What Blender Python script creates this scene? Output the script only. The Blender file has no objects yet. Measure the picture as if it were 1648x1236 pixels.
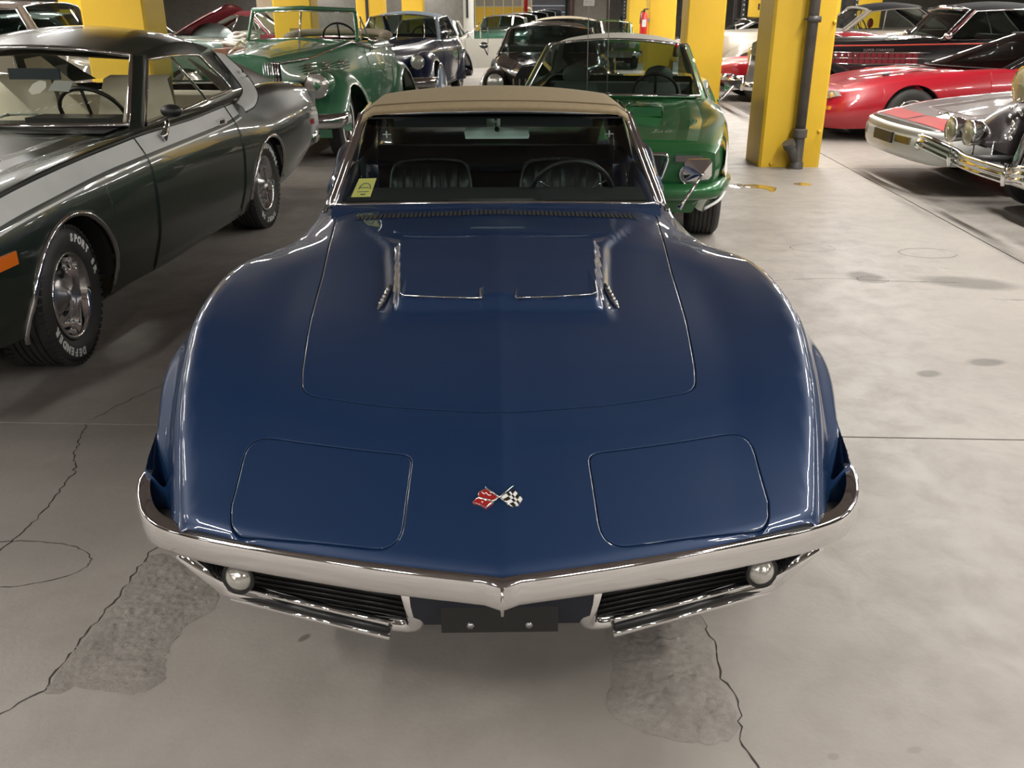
import bpy, bmesh, math, random
import numpy as np
from mathutils import Vector, Matrix, geometry
random.seed(7)
PI = math.pi
SC = bpy.context.scene
COL = SC.collection

# ---------------------------------------------------------------- camera
cam_data = bpy.data.cameras.new('camera')
cam_data.sensor_fit = 'HORIZONTAL'
cam_data.sensor_width = 36.0
cam_data.lens = 1460.0 / 1648.0 * 36.0
cam_data.clip_start = 0.05
cam_data.clip_end = 300
cam = bpy.data.objects.new('camera', cam_data)
COL.objects.link(cam)
PITCH = math.atan(606 / 1460.0)
cam.location = (0, 0, 1.61)
cam.rotation_euler = (PI / 2 - PITCH, 0, 0)
SC.camera = cam
cam_data.dof.use_dof = True
cam_data.dof.focus_distance = 2.6
cam_data.dof.aperture_fstop = 20.0

# ---------------------------------------------------------------- world, exposure
world = bpy.data.worlds.new('world')
SC.world = world
world.use_nodes = True
world.node_tree.nodes['Background'].inputs[0].default_value = (0.75, 0.85, 1.0, 1)
world.node_tree.nodes['Background'].inputs[1].default_value = 1.0
SC.view_settings.view_transform = 'Standard'
SC.view_settings.look = 'None'
SC.view_settings.gamma = 1.0
SC.view_settings.use_curve_mapping = False
SC.view_settings.exposure = 0.12
SC.cycles.use_denoising = True
SC.cycles.max_bounces = 8
SC.cycles.diffuse_bounces = 3
SC.cycles.glossy_bounces = 4
SC.cycles.transparent_max_bounces = 16
SC.cycles.transmission_bounces = 6
SC.cycles.sample_clamp_indirect = 6.0
SC.cycles.caustics_reflective = False
SC.cycles.caustics_refractive = False

# ceiling fixtures: (x, y) centre of twin fluorescent strips running along Y
CEIL = 3.9
LAMP_W = 72.0
LAMPS = []
for gy in [-6.5, -3.0] + [2.0 + 1.9 * k for k in range(15)] + [31.5, 35.5, 39.5, 44.0, 49.0, 54.0]:  # second row lies out of view, added to brighten nose and near floor
    for gx in (-10.5, -5.6, -0.75, 4.1, 9.2):
        if 0 < gy < 20 and abs(gx + 0.75) < 0.1:
            continue
        LAMPS.append((gx + 0.05 * (gy - 10), gy))
LAMPS += [(sx, sy) for sx in (-3.3, 3.1) for sy in (-3.5, 0.3)]  # extra unseen fixtures around the camera, added to brighten the blue nose

# ---------------------------------------------------------------- materials
MATS = {}
def mat(name, col=(0.5, 0.5, 0.5), rough=0.5, metal=0.0, coat=0.0, spec=0.5, emit=None, es=1.0, alpha=1.0, noise=None, bump=None, coat_r=0.03):
    if name in MATS:
        return MATS[name]
    m = bpy.data.materials.new(name)
    m.use_nodes = True
    nt = m.node_tree
    b = nt.nodes['Principled BSDF']
    b.inputs['Base Color'].default_value = (*col, 1)
    b.inputs['Roughness'].default_value = rough
    b.inputs['Metallic'].default_value = metal
    b.inputs['Coat Weight'].default_value = coat
    b.inputs['Coat Roughness'].default_value = coat_r
    b.inputs['Specular IOR Level'].default_value = spec
    if alpha < 1:
        b.inputs['Alpha'].default_value = alpha
    if emit:
        b.inputs['Emission Color'].default_value = (*emit, 1)
        b.inputs['Emission Strength'].default_value = es
    tc = None
    if noise or bump:
        tc = nt.nodes.new('ShaderNodeTexCoord')
    if noise:                         # (scale, amount, second colour)
        n = nt.nodes.new('ShaderNodeTexNoise')
        n.inputs['Scale'].default_value = noise[0]
        n.inputs['Detail'].default_value = 5
        nt.links.new(tc.outputs['Object'], n.inputs['Vector'])
        r = nt.nodes.new('ShaderNodeMapRange')
        r.inputs[1].default_value = 0.5 - noise[1]; r.inputs[2].default_value = 0.5 + noise[1]
        nt.links.new(n.outputs['Fac'], r.inputs[0])
        mx = nt.nodes.new('ShaderNodeMix'); mx.data_type = 'RGBA'
        mx.inputs['A'].default_value = (*col, 1); mx.inputs['B'].default_value = (*noise[2], 1)
        nt.links.new(r.outputs[0], mx.inputs['Factor'])
        nt.links.new(mx.outputs['Result'], b.inputs['Base Color'])
    if bump:                          # (scale, strength, distance)
        n = nt.nodes.new('ShaderNodeTexNoise')
        n.inputs['Scale'].default_value = bump[0]
        n.inputs['Detail'].default_value = 4
        nt.links.new(tc.outputs['Object'], n.inputs['Vector'])
        bp = nt.nodes.new('ShaderNodeBump')
        bp.inputs['Strength'].default_value = bump[1]
        bp.inputs['Distance'].default_value = bump[2]
        nt.links.new(n.outputs['Fac'], bp.inputs['Height'])
        nt.links.new(bp.outputs[0], b.inputs['Normal'])
    MATS[name] = m
    return m

def glass_mat(name, tint=(0.9, 0.95, 0.92), dens=0.12, rough=0.02, ior=1.5):
    """thin window glass: fresnel mix of a clear tinted film and a mirror"""
    if name in MATS:
        return MATS[name]
    m = bpy.data.materials.new(name)
    m.use_nodes = True
    nt = m.node_tree
    nt.nodes.clear()
    out = nt.nodes.new('ShaderNodeOutputMaterial')
    tr = nt.nodes.new('ShaderNodeBsdfTransparent')
    tr.inputs[0].default_value = (*[t * (1 - dens) for t in tint], 1)
    gl = nt.nodes.new('ShaderNodeBsdfGlossy')
    gl.inputs['Roughness'].default_value = rough
    gl.inputs[0].default_value = (1, 1, 1, 1)
    fr = nt.nodes.new('ShaderNodeFresnel')
    ge = nt.nodes.new('ShaderNodeNewGeometry')
    mr = nt.nodes.new('ShaderNodeMapRange')          # same reflectance from both sides of the pane
    mr.inputs[3].default_value = ior; mr.inputs[4].default_value = 1 / ior
    nt.links.new(ge.outputs['Backfacing'], mr.inputs[0])
    nt.links.new(mr.outputs[0], fr.inputs[0])
    mx = nt.nodes.new('ShaderNodeMixShader')
    nt.links.new(fr.outputs[0], mx.inputs[0])
    nt.links.new(tr.outputs[0], mx.inputs[1])
    nt.links.new(gl.outputs[0], mx.inputs[2])
    nt.links.new(mx.outputs[0], out.inputs[0])
    MATS[name] = m
    return m

def paint(name, col, metal=0.0, rough=0.35, coat=1.0, coat_r=0.02, spec=0.5):
    coat_r = min(coat_r, 0.02)
    return mat(name, col, rough, metal, coat, spec, coat_r=coat_r)

CHROME = mat('chrome', (0.86, 0.86, 0.87), 0.06, 1.0, noise=(3.0, 0.5, (0.78, 0.78, 0.78)))
SATIN = mat('satin_metal', (0.55, 0.55, 0.56), 0.3, 1.0)
STEEL = mat('wheel_steel', (0.42, 0.42, 0.43), 0.28, 1.0)
BLACK = mat('black_plastic', (0.012, 0.012, 0.013), 0.45)
DARK = mat('wheel_well_black', (0.006, 0.006, 0.006), 0.9)
RUBBER = mat('tyre_rubber', (0.022, 0.021, 0.021), 0.62, noise=(6, 0.2, (0.04, 0.038, 0.036)))
WHITE = mat('white_letter_paint', (0.75, 0.75, 0.73), 0.5)
GLASS = glass_mat('clear_window_glass')
GLASSD = glass_mat('tinted_window_glass', (0.75, 0.88, 0.85), 0.45)
LENS = mat('clear_lamp_lens', (0.55, 0.54, 0.5), 0.12, 0.55, 1.0, bump=(40, 0.3, 0.01))
AMBER = mat('amber_lens', (0.75, 0.16, 0.01), 0.2, 0.0, 1.0)
REDLENS = mat('red_lens', (0.4, 0.01, 0.01), 0.2, 0.0, 1.0)

# ---------------------------------------------------------------- mesh helpers
def link(name, me, m, parent=None, **props):
    o = bpy.data.objects.new(name, me)
    COL.objects.link(o)
    if m is not None:
        me.materials.append(m)
    if parent is not None:
        o.parent = parent
    for k, v in props.items():
        o[k] = v
    return o

def mk(name, V, Fc, m, parent=None, smooth=True, loopn=None, angle=None, **props):
    me = bpy.data.meshes.new(name)
    me.from_pydata([tuple(map(float, v)) for v in V], [], [tuple(f) for f in Fc])
    me.update()
    if smooth:
        me.polygons.foreach_set('use_smooth', [True] * len(me.polygons))
    if loopn is not None and len(loopn) == len(me.loops):
        me.normals_split_custom_set([tuple(map(float, n)) for n in loopn])
    elif angle is not None:
        me.set_sharp_from_angle(angle=math.radians(angle))
    return link(name, me, m, parent, **props)

def thing(name, label, cat, loc=(0, 0, 0), rz=0.0, group=None):
    o = bpy.data.objects.new(name, None)
    COL.objects.link(o)
    o.empty_display_size = 0.2
    o.location = loc
    o.rotation_euler = (0, 0, rz)
    o['label'] = label; o['category'] = cat
    if group:
        o['group'] = group
    return o

def tag(o, label, cat, group=None):
    o['label'] = label; o['category'] = cat
    if group:
        o['group'] = group
    return o

class MB:
    """collects verts and faces for one mesh"""
    def __init__(s):
        s.V = []; s.F = []
    def add(s, V, Fc):
        b = len(s.V)
        s.V += [tuple(map(float, v)) for v in V]
        s.F += [tuple(i + b for i in f) for f in Fc]
        return s
    def build(s, name, m, parent=None, smooth=True, angle=None, **props):
        return mk(name, s.V, s.F, m, parent, smooth, None, angle, **props)
    def box(s, x0, x1, y0, y1, z0, z1, M=None):
        V = [(x, y, z) for x in (x0, x1) for y in (y0, y1) for z in (z0, z1)]
        if M is not None:
            V = [M @ Vector(v) for v in V]
        return s.add(V, [(0, 1, 3, 2), (4, 6, 7, 5), (0, 4, 5, 1), (2, 3, 7, 6), (0, 2, 6, 4), (1, 5, 7, 3)])
    def tube(s, pts, r, seg=8, closed=False, flat=1.0, up=(0, 0, 1), caps=True):
        """sweep an ellipse (r wide, r*flat along 'up') along a polyline; r may be a list"""
        P = [Vector(p) for p in pts]
        n = len(P)
        rs = r if isinstance(r, (list, tuple)) else [r] * n
        b = len(s.V)
        upv = Vector(up)
        for i, p in enumerate(P):
            if closed:
                t = P[(i + 1) % n] - P[i - 1]
            else:
                t = P[min(i + 1, n - 1)] - P[max(i - 1, 0)]
            t = t.normalized() if t.length > 1e-9 else Vector((0, 1, 0))
            a = t.cross(upv)
            if a.length < 1e-4:
                a = t.cross(Vector((0, 1, 0.01)))
            a.normalize()
            c = a.cross(t).normalized()
            for k in range(seg):
                w = 2 * PI * k / seg
                s.V.append(tuple(p + a * math.cos(w) * rs[i] + c * math.sin(w) * rs[i] * flat))
        for i in range(n if closed else n - 1):
            j = (i + 1) % n
            for k in range(seg):
                l = (k + 1) % seg
                s.F.append((b + i * seg + k, b + i * seg + l, b + j * seg + l, b + j * seg + k))
        if caps and not closed:
            s.F.append(tuple(b + k for k in range(seg))[::-1])
            s.F.append(tuple(b + (n - 1) * seg + k for k in range(seg)))
        return s
    def lathe(s, prof, seg=32, M=None, a0=0.0, a1=2 * PI):
        """profile [(radius, axial)] spun about local X axis"""
        b = len(s.V)
        full = abs(a1 - a0 - 2 * PI) < 1e-6
        ns = seg if full else seg + 1
        for (r, ax) in prof:
            for k in range(ns):
                w = a0 + (a1 - a0) * k / seg
                v = Vector((ax, r * math.cos(w), r * math.sin(w)))
                s.V.append(tuple(M @ v) if M is not None else tuple(v))
        for i in range(len(prof) - 1):
            for k in range(seg):
                l = (k + 1) % ns
                s.F.append((b + i * ns + k, b + i * ns + l, b + (i + 1) * ns + l, b + (i + 1) * ns + k))
        return s
    def sphere(s, c, r, seg=16, rings=10, sc=(1, 1, 1), M=None):
        b = len(s.V)
        for i in range(rings + 1):
            th = PI * i / rings
            for k in range(seg):
                w = 2 * PI * k / seg
                v = Vector((c[0] + r * sc[0] * math.sin(th) * math.cos(w), c[1] + r * sc[1] * math.sin(th) * math.sin(w), c[2] + r * sc[2] * math.cos(th)))
                s.V.append(tuple(M @ v) if M is not None else tuple(v))
        for i in range(rings):
            for k in range(seg):
                l = (k + 1) % seg
                s.F.append((b + i * seg + k, b + (i + 1) * seg + k, b + (i + 1) * seg + l, b + i * seg + l))
        return s
    def grid(s, rows, flip=False):
        b = len(s.V); n = len(rows[0])
        for r in rows:
            s.V += [tuple(map(float, p)) for p in r]
        for i in range(len(rows) - 1):
            for k in range(n - 1):
                f = (b + i * n + k, b + i * n + k + 1, b + (i + 1) * n + k + 1, b + (i + 1) * n + k)
                s.F.append(f[::-1] if flip else f)
        return s
    def prism(s, poly, d, M=None):
        """polygon [(x,y,z)] extruded by vector d"""
        n = len(poly); d = Vector(d)
        V = [Vector(p) for p in poly] + [Vector(p) + d for p in poly]
        if M is not None:
            V = [M @ v for v in V]
        return s.add(V, [tuple(range(n))[::-1], tuple(range(n, 2 * n))] + [(i, (i + 1) % n, n + (i + 1) % n, n + i) for i in range(n)])

def cr(pts, n=6, closed=False):
    """Catmull-Rom through the points, n samples per span"""
    P = [np.array(p, float) for p in pts]
    m = len(P); out = []
    for i in range(m if closed else m - 1):
        if closed:
            a, b, c, d = P[(i - 1) % m], P[i], P[(i + 1) % m], P[(i + 2) % m]
        else:
            b, c = P[i], P[i + 1]
            a = P[i - 1] if i > 0 else 2 * b - c
            d = P[i + 2] if i + 2 < m else 2 * c - b
        for k in range(n):
            t = k / n
            out.append(0.5 * (2 * b + (c - a) * t + (2 * a - 5 * b + 4 * c - d) * t * t + (3 * b - a - 3 * c + d) * t ** 3))
    if not closed:
        out.append(P[-1])
    return [tuple(p) for p in out]

def pchip(xs, ys):
    """monotone cubic interpolator; ys may be 2-D (n, k)"""
    xs = np.array(xs, float); ys = np.array(ys, float)
    if ys.ndim == 1:
        ys = ys[:, None]
    h = np.diff(xs)[:, None]; d = np.diff(ys, axis=0) / h
    m = np.zeros_like(ys)
    m[0] = d[0]; m[-1] = d[-1]
    for i in range(1, len(xs) - 1):
        a, b = d[i - 1], d[i]
        w1 = 2 * h[i] + h[i - 1]; w2 = h[i] + 2 * h[i - 1]
        ok = a * b > 0
        m[i] = np.where(ok, (w1 + w2) / (w1 / np.where(ok, a, 1) + w2 / np.where(ok, b, 1)), 0)
    def f(x):
        i = int(np.clip(np.searchsorted(xs, x) - 1, 0, len(xs) - 2))
        hh = xs[i + 1] - xs[i]; t = min(max((x - xs[i]) / hh, 0), 1)
        r = ((1 + 2 * t) * (1 - t) ** 2 * ys[i] + t * (1 - t) ** 2 * hh * m[i] + t * t * (3 - 2 * t) * ys[i + 1] + t * t * (t - 1) * hh * m[i + 1])
        return r if len(r) > 1 else float(r[0])
    return f

def shell(P, regions, default, mats, parent, grooves_i=(), grooves_j=(), depth=0.008, flip=False, skip=None, names_props=None):
    """P[ny][nu][3] surface grid -> one mesh per region with true surface normals; grooves are pushed inward.
    regions(i, j) -> part name or None (default)."""
    P = np.array(P, float)
    ny, nu, _ = P.shape
    di = np.gradient(P, axis=0); dj = np.gradient(P, axis=1)
    N = np.cross(di, dj)
    L = np.linalg.norm(N, axis=2, keepdims=True)
    N = N / np.where(L < 1e-12, 1, L)
    if flip:
        N = -N
    Q = P.copy()
    gm = np.zeros((ny, nu), bool)
    for (i, j0, j1) in grooves_i:
        gm[i, j0:j1 + 1] = True
    for (j, i0, i1) in grooves_j:
        gm[i0:i1 + 1, j] = True
    Q[gm] -= N[gm] * depth
    parts = {}
    for i in range(ny - 1):
        for j in range(nu - 1):
            if skip and skip(i, j):
                continue
            r = regions(i, j) or default
            parts.setdefault(r, []).append((i, j))
    objs = {}
    for r, quads in parts.items():
        idx = {}; V = []; Fc = []; LN = []
        def vid(i, j):
            k = (i, j)
            if k not in idx:
                idx[k] = len(V); V.append(Q[i, j])
            return idx[k]
        for (i, j) in quads:
            c = [(i, j), (i, j + 1), (i + 1, j + 1), (i + 1, j)]
            if not flip:
                c = c[::-1]
            ids = [vid(*k) for k in c]
            g = [gm[k] for k in c]
            Fc.append(ids)
            if any(g) and not all(g):
                a, b_, c_ = Q[c[0]], Q[c[1]], Q[c[2]]; d_ = Q[c[3]]
                fn = np.cross(c_ - a, d_ - b_); l = np.linalg.norm(fn); fn = fn / l if l > 1e-12 else N[c[0]]
                LN += [fn] * 4
            else:
                LN += [N[k] for k in c]
        nm = r.split('#')[0]
        objs[r] = mk(nm, V, Fc, mats.get(r, mats.get(nm, mats['*'])), parent, True, LN)
    return objs

def text_mesh(txt, size, extrude=0.002, name='lettering', offset=0.0, align='CENTER', shear=0.0, space=1.0):
    cu = bpy.data.curves.new(name, 'FONT')
    cu.body = txt; cu.size = size; cu.extrude = extrude; cu.align_x = align; cu.align_y = 'CENTER'
    cu.offset = offset; cu.shear = shear; cu.space_character = space; cu.resolution_u = 3
    o = bpy.data.objects.new(name, cu)
    COL.objects.link(o)
    dg = bpy.context.evaluated_depsgraph_get()
    me = bpy.data.meshes.new_from_object(o.evaluated_get(dg))
    bpy.data.objects.remove(o); bpy.data.curves.remove(cu)
    return me

def add_text(mb, txt, size, M, extrude=0.002, **kw):
    me = text_mesh(txt, size, extrude, **kw)
    mb.add([M @ v.co for v in me.vertices], [tuple(p.vertices) for p in me.polygons])
    bpy.data.meshes.remove(me)
# ================================================================ ROOM
GA = -0.04                                   # the building grid is turned slightly to the camera
def gp(x, y, z=0.0):
    return (x * math.cos(GA) - y * math.sin(GA), x * math.sin(GA) + y * math.cos(GA), z)

def concrete(name, c1, c2, c3, scale=1.0, rough=0.6, stains=(), sheen=False, bumpk=0.25):
    m = bpy.data.materials.new(name); m.use_nodes = True
    nt = m.node_tree; b = nt.nodes['Principled BSDF']; L = nt.links.new
    tc = nt.nodes.new('ShaderNodeNewGeometry')
    def noise(s, det=6, rgh=0.6, dist=0.0):
        n = nt.nodes.new('ShaderNodeTexNoise'); n.inputs['Scale'].default_value = s * scale
        n.inputs['Detail'].default_value = det; n.inputs['Roughness'].default_value = rgh; n.inputs['Distortion'].default_value = dist
        L(tc.outputs['Position'], n.inputs['Vector']); return n
    def ramp(src, a, bb, c0, c1_):
        r = nt.nodes.new('ShaderNodeMapRange'); r.inputs[1].default_value = a; r.inputs[2].default_value = bb
        r.inputs[3].default_value = c0; r.inputs[4].default_value = c1_; L(src, r.inputs[0]); return r.outputs[0]
    def mix(f, a, bb):
        x = nt.nodes.new('ShaderNodeMix'); x.data_type = 'RGBA'
        L(f, x.inputs['Factor'])
        for s, v in (('A', a), ('B', bb)):
            if isinstance(v, tuple): x.inputs[s].default_value = (*v, 1)
            else: L(v, x.inputs[s])
        return x.outputs['Result']
    n1 = noise(0.9, 8, 0.62, 0.6); n2 = noise(5.5, 8, 0.7, 0.3); n3 = noise(60, 3)
    c = mix(ramp(n1.outputs['Fac'], 0.35, 0.65, 0, 1), c1, c2)
    c = mix(ramp(n2.outputs['Fac'], 0.45, 0.75, 0, 0.5), c, c3)
    c = mix(ramp(n3.outputs['Fac'], 0.5, 0.8, 0, 0.25), c, c1)
    for (sx, sy, rx, ry, ang, colr, amt) in stains:
        mp = nt.nodes.new('ShaderNodeMapping'); mp.vector_type = 'TEXTURE'
        mp.inputs['Location'].default_value = (sx, sy, 0); mp.inputs['Rotation'].default_value = (0, 0, ang)
        mp.inputs['Scale'].default_value = (rx, ry, 1000)
        dn = noise(7.0, 4)
        va = nt.nodes.new('ShaderNodeVectorMath'); va.operation = 'MULTIPLY_ADD'
        va.inputs[1].default_value = (0.5 * rx, 0.5 * ry, 0)
        L(dn.outputs['Color'], va.inputs[0]); L(tc.outputs['Position'], va.inputs[2])
        L(va.outputs[0], mp.inputs['Vector'])
        ln = nt.nodes.new('ShaderNodeVectorMath'); ln.operation = 'LENGTH'; L(mp.outputs[0], ln.inputs[0])
        c = mix(ramp(ln.outputs['Value'], 0.75, 1.25, amt, 0), c, colr)
    L(c, b.inputs['Base Color'])
    L(ramp(n2.outputs['Fac'], 0.3, 0.7, rough - 0.12, rough + 0.12), b.inputs['Roughness'])
    b.inputs['Specular IOR Level'].default_value = 0.35
    bp = nt.nodes.new('ShaderNodeBump'); bp.inputs['Strength'].default_value = bumpk; bp.inputs['Distance'].default_value = 0.006
    ad = nt.nodes.new('ShaderNodeMath'); ad.operation = 'MULTIPLY_ADD'; ad.inputs[1].default_value = 0.35
    L(n3.outputs['Fac'], ad.inputs[0]); L(n2.outputs['Fac'], ad.inputs[2])
    L(ad.outputs[0], bp.inputs['Height']); L(bp.outputs[0], b.inputs['Normal'])
    return m

FLOORM = concrete('floor_concrete', (0.30, 0.272, 0.25), (0.36, 0.332, 0.305), (0.235, 0.212, 0.195), 1.0, 0.5, stains=[
    (2.31, 5.72, 0.10, 0.12, 0.3, (0.14, 0.125, 0.115), 0.8), (2.95, 5.58, 0.28, 0.13, -0.3, (0.15, 0.135, 0.125), 0.8),
    (2.0, 4.02, 0.06, 0.04, 0.3, (0.13, 0.12, 0.11), 0.8), (2.35, 4.17, 0.09, 0.05, 0.1, (0.12, 0.11, 0.10), 0.8),
    (-0.57, 2.05, 0.02, 0.01, 0.9, (0.10, 0.09, 0.085), 0.7), (0.95, 1.64, 0.02, 0.010, 0.3, (0.2, 0.18, 0.165), 0.5),
    (0.75, 1.62, 0.015, 0.010, 0.3, (0.2, 0.18, 0.165), 0.5), (-1.6, 3.3, 0.5, 0.9, 0.2, (0.22, 0.2, 0.185), 0.6),
    (-1.3, 5.0, 0.45, 1.6, 0.0, (0.2, 0.18, 0.165), 0.6), (2.5, 2.6, 0.5, 0.5, 0.0, (0.27, 0.245, 0.225), 0.6),
    (1.9, 7.2, 0.35, 0.25, 0.0, (0.26, 0.235, 0.215), 0.7), (0.35, 1.85, 0.25, 0.3, 0.0, (0.24, 0.22, 0.2), 0.5)])
PATCHM = concrete('broken_concrete', (0.27, 0.245, 0.225), (0.34, 0.31, 0.285), (0.16, 0.145, 0.13), 9.0, 0.8, bumpk=0.9)
WALLM = concrete('wall_concrete', (0.24, 0.225, 0.20), (0.30, 0.285, 0.26), (0.17, 0.155, 0.14), 0.8, 0.8)
CEILM = concrete('ceiling_concrete', (0.23, 0.20, 0.20), (0.28, 0.245, 0.24), (0.17, 0.145, 0.145), 0.7, 0.9)
YEL = mat('yellow_pillar_paint', (0.78, 0.50, 0.035), 0.42, spec=0.4, noise=(1.2, 0.25, (0.70, 0.44, 0.03)), bump=(4.0, 0.35, 0.02))
SEAM = mat('floor_joint_dark', (0.035, 0.03, 0.028), 0.9)

# floor: sub-floor slab with the poured slabs laid out on the grid
floor = MB().box(-20, 22, -10, 62.5, -0.3, -0.02).build('floor', SEAM, None, False, kind='structure')
xs = [-20.4, -11.35, -4.25, 3.245, 10.3, 17.0, 23.5]
ys = [-11, -3.4, 3.37, 10.1, 16.85, 23.6, 30.4, 37.2, 44.0, 63]
g = 0.0055
for i in range(len(xs) - 1):
    for j in range(len(ys) - 1):
        x0, x1, y0, y1 = xs[i] + g, xs[i + 1] - g, ys[j] + g, ys[j + 1] - g
        V = []
        e = 0.0002
        for z, d in ((-0.03, 0), (-0.002, 0), (0.0, e)):
            V += [gp(x0 + d, y0 + d, z), gp(x1 - d, y0 + d, z), gp(x1 - d, y1 - d, z), gp(x0 + d, y1 - d, z)]
        Fc = [(8, 9, 10, 11)]
        for a in (0, 4):
            Fc += [(a + k, a + (k + 1) % 4, a + 4 + (k + 1) % 4, a + 4 + k) for k in range(4)]
        mk('slab', V, Fc, FLOORM, floor, False)

# cracks: narrow jagged dark slits lying in the slab surface
def crack(pts, w=0.004, name='crack', jit=0.007, seed=1):
    rnd = random.Random(seed)
    P = []
    for a, b in zip(pts[:-1], pts[1:]):
        n = max(2, int(math.dist(a, b) / 0.02))
        for k in range(n):
            t = k / n
            P.append((a[0] + (b[0] - a[0]) * t + rnd.uniform(-jit, jit), a[1] + (b[1] - a[1]) * t + rnd.uniform(-jit, jit)))
    P.append(pts[-1])
    V = []; Fc = []
    for i, p in enumerate(P):
        q0, q1 = P[max(i - 1, 0)], P[min(i + 1, len(P) - 1)]
        dx, dy = q1[0] - q0[0], q1[1] - q0[1]; l = math.hypot(dx, dy) or 1
        ww = w * 0.65 * rnd.uniform(0.3, 1.0) * min(1, i / 3 + 0.15, (len(P) - 1 - i) / 3 + 0.15)
        V += [(p[0] - dy / l * ww, p[1] + dx / l * ww, 0.0012), (p[0] + dy / l * ww, p[1] - dx / l * ww, 0.0012)]
        if i:
            Fc.append((2 * i - 2, 2 * i - 1, 2 * i + 1, 2 * i))
    mk(name, V, Fc, SEAM, floor, False)
crack([(0.545, 2.149), (0.553, 2.012), (0.543, 1.888), (0.57, 1.796), (0.542, 1.671), (0.56, 1.583), (0.62, 1.4)], 0.004, seed=3)
crack([(-1.62, 2.2), (-1.645, 2.488), (-1.618, 2.68), (-1.641, 3.016), (-1.709, 3.17), (-1.785, 3.455)], 0.0035, seed=4)
crack([(-1.785, 3.46), (-1.72, 3.65), (-1.647, 3.791), (-1.5, 4.1)], 0.003, seed=5)
crack([(-1.1, 2.62), (-1.159, 2.47), (-1.166, 2.238), (-1.188, 2.039), (-1.197, 1.841), (-1.262, 1.753), (-1.34, 1.6)], 0.0045, seed=6)
crack([(1.3, 5.5), (1.775, 5.623), (2.083, 5.652), (2.3, 5.6), (2.86, 5.55)], 0.004, seed=7)
crack([(2.87, 5.2), (3.4, 5.15), (4.2, 5.3)], 0.004, seed=8)
crack([(2.6, 3.25), (2.9, 3.7), (3.3, 3.8)], 0.004, seed=9)
crack([(1.55, 7.9), (2.0, 8.1), (2.6, 8.0)], 0.004, seed=10)
arc = [(-1.60 + 0.275 * math.cos(a), 2.41 + 0.13 * math.sin(a)) for a in np.linspace(-1.9, 2.0, 30)]
crack(arc, 0.003, 'round_core_mark', 0.003, 11)
for (cx, cy, r, sd) in ((2.31, 5.62, 0.10, 12), (2.18, 6.45, 0.16, 13), (2.95, 6.3, 0.2, 14)):
    crack([(cx + r * math.cos(a), cy + r * 0.7 * math.sin(a)) for a in np.linspace(0, 6.1, 24)], 0.005, 'round_core_mark', 0.006, sd)

# broken, rough concrete patches
def patch(poly, seed):
    rnd = random.Random(seed)
    P = [Vector((p[0], p[1])) for p in cr(poly, 6, True)]
    P = [p + Vector((rnd.uniform(-.008, .008), rnd.uniform(-.008, .008))) for p in P]
    n = len(P)
    pts = list(P)
    x0 = min(p.x for p in P); x1 = max(p.x for p in P); y0 = min(p.y for p in P); y1 = max(p.y for p in P)
    def inside(q):
        c = False
        for i in range(n):
            a, b = P[i], P[i - 1]
            if (a.y > q.y) != (b.y > q.y) and q.x < (b.x - a.x) * (q.y - a.y) / (b.y - a.y) + a.x:
                c = not c
        return c
    s = 0.008
    y = y0
    while y < y1:
        x = x0
        while x < x1:
            q = Vector((x + rnd.uniform(-s, s) * .35, y + rnd.uniform(-s, s) * .35))
            if inside(q) and min((q - p).length for p in P) > 0.008:
                pts.append(q)
            x += s
        y += s
    vo, _, fo, *_ = geometry.delaunay_2d_cdt(pts, [(i, (i + 1) % n) for i in range(n)], [], 1, 1e-6)
    from mathutils import noise as mn
    V = []
    for k, v in enumerate(vo):
        d = min((v - p).length for p in P)
        h = mn.fractal(Vector((v.x * 45, v.y * 45, seed)), 1.0, 2.0, 4)
        V.append((v.x, v.y, 0.0006 + min(1, d / 0.05) * (0.002 + 0.009 * abs(h))))
    mk('worn_patch', V, fo, PATCHM, floor, True, angle=None)
patch([(-1.15, 2.45), (-1.03, 2.43), (-0.90, 2.30), (-0.86, 2.2), (-0.92, 2.09), (-0.93, 1.97), (-0.90, 1.87), (-0.98, 1.82), (-1.10, 1.85), (-1.19, 1.84), (-1.18, 2.04), (-1.16, 2.24)], 21)
patch([(0.27, 2.1), (0.4, 2.2), (0.53, 2.15), (0.545, 2.01), (0.535, 1.88), (0.55, 1.8), (0.53, 1.68), (0.42, 1.66), (0.30, 1.70), (0.24, 1.78), (0.27, 1.95)], 22)

# puddles of spilled liquid and a wet spot
WATER = mat('puddle_water', (0.30, 0.17, 0.04), 0.05, 0.0, 1.0, noise=(8, 0.3, (0.5, 0.32, 0.08)))
WATERC = mat('clear_water', (0.25, 0.23, 0.21), 0.04, 0.0, 1.0, bump=(60, 0.6, 0.004))
def blob(poly, m, label, z=0.0015):
    P = cr(poly, 6, True)
    c = np.mean(np.array(P), axis=0)
    V = [(c[0], c[1], z + 0.001)] + [(p[0] * .85 + c[0] * .15, p[1] * .85 + c[1] * .15, z + .001) for p in P] + [(p[0], p[1], 0.0002) for p in P]
    n = len(P)
    Fc = [(0, 1 + k, 1 + (k + 1) % n) for k in range(n)] + [(1 + k, 1 + n + k, 1 + n + (k + 1) % n, 1 + (k + 1) % n) for k in range(n)]
    o = mk('puddle', V, Fc, m, None, True); tag(o, label, 'puddle')
blob([(2.28, 8.99), (2.42, 9.0), (2.55, 8.85), (2.52, 8.72), (2.46, 8.6), (2.42, 8.75), (2.3, 8.83)], WATER, 'brown puddle with a pointed end on the floor before the pillar')
blob([(2.78, 9.05), (2.9, 9.1), (2.95, 9.0), (2.84, 8.93)], WATER, 'small brown damp spot just below the pillar foot')
blob([(2.12, 9.0), (2.25, 9.05), (2.26, 8.85), (2.14, 8.83)], WATERC, 'clear rippled water drops beside the brown puddle')

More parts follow.
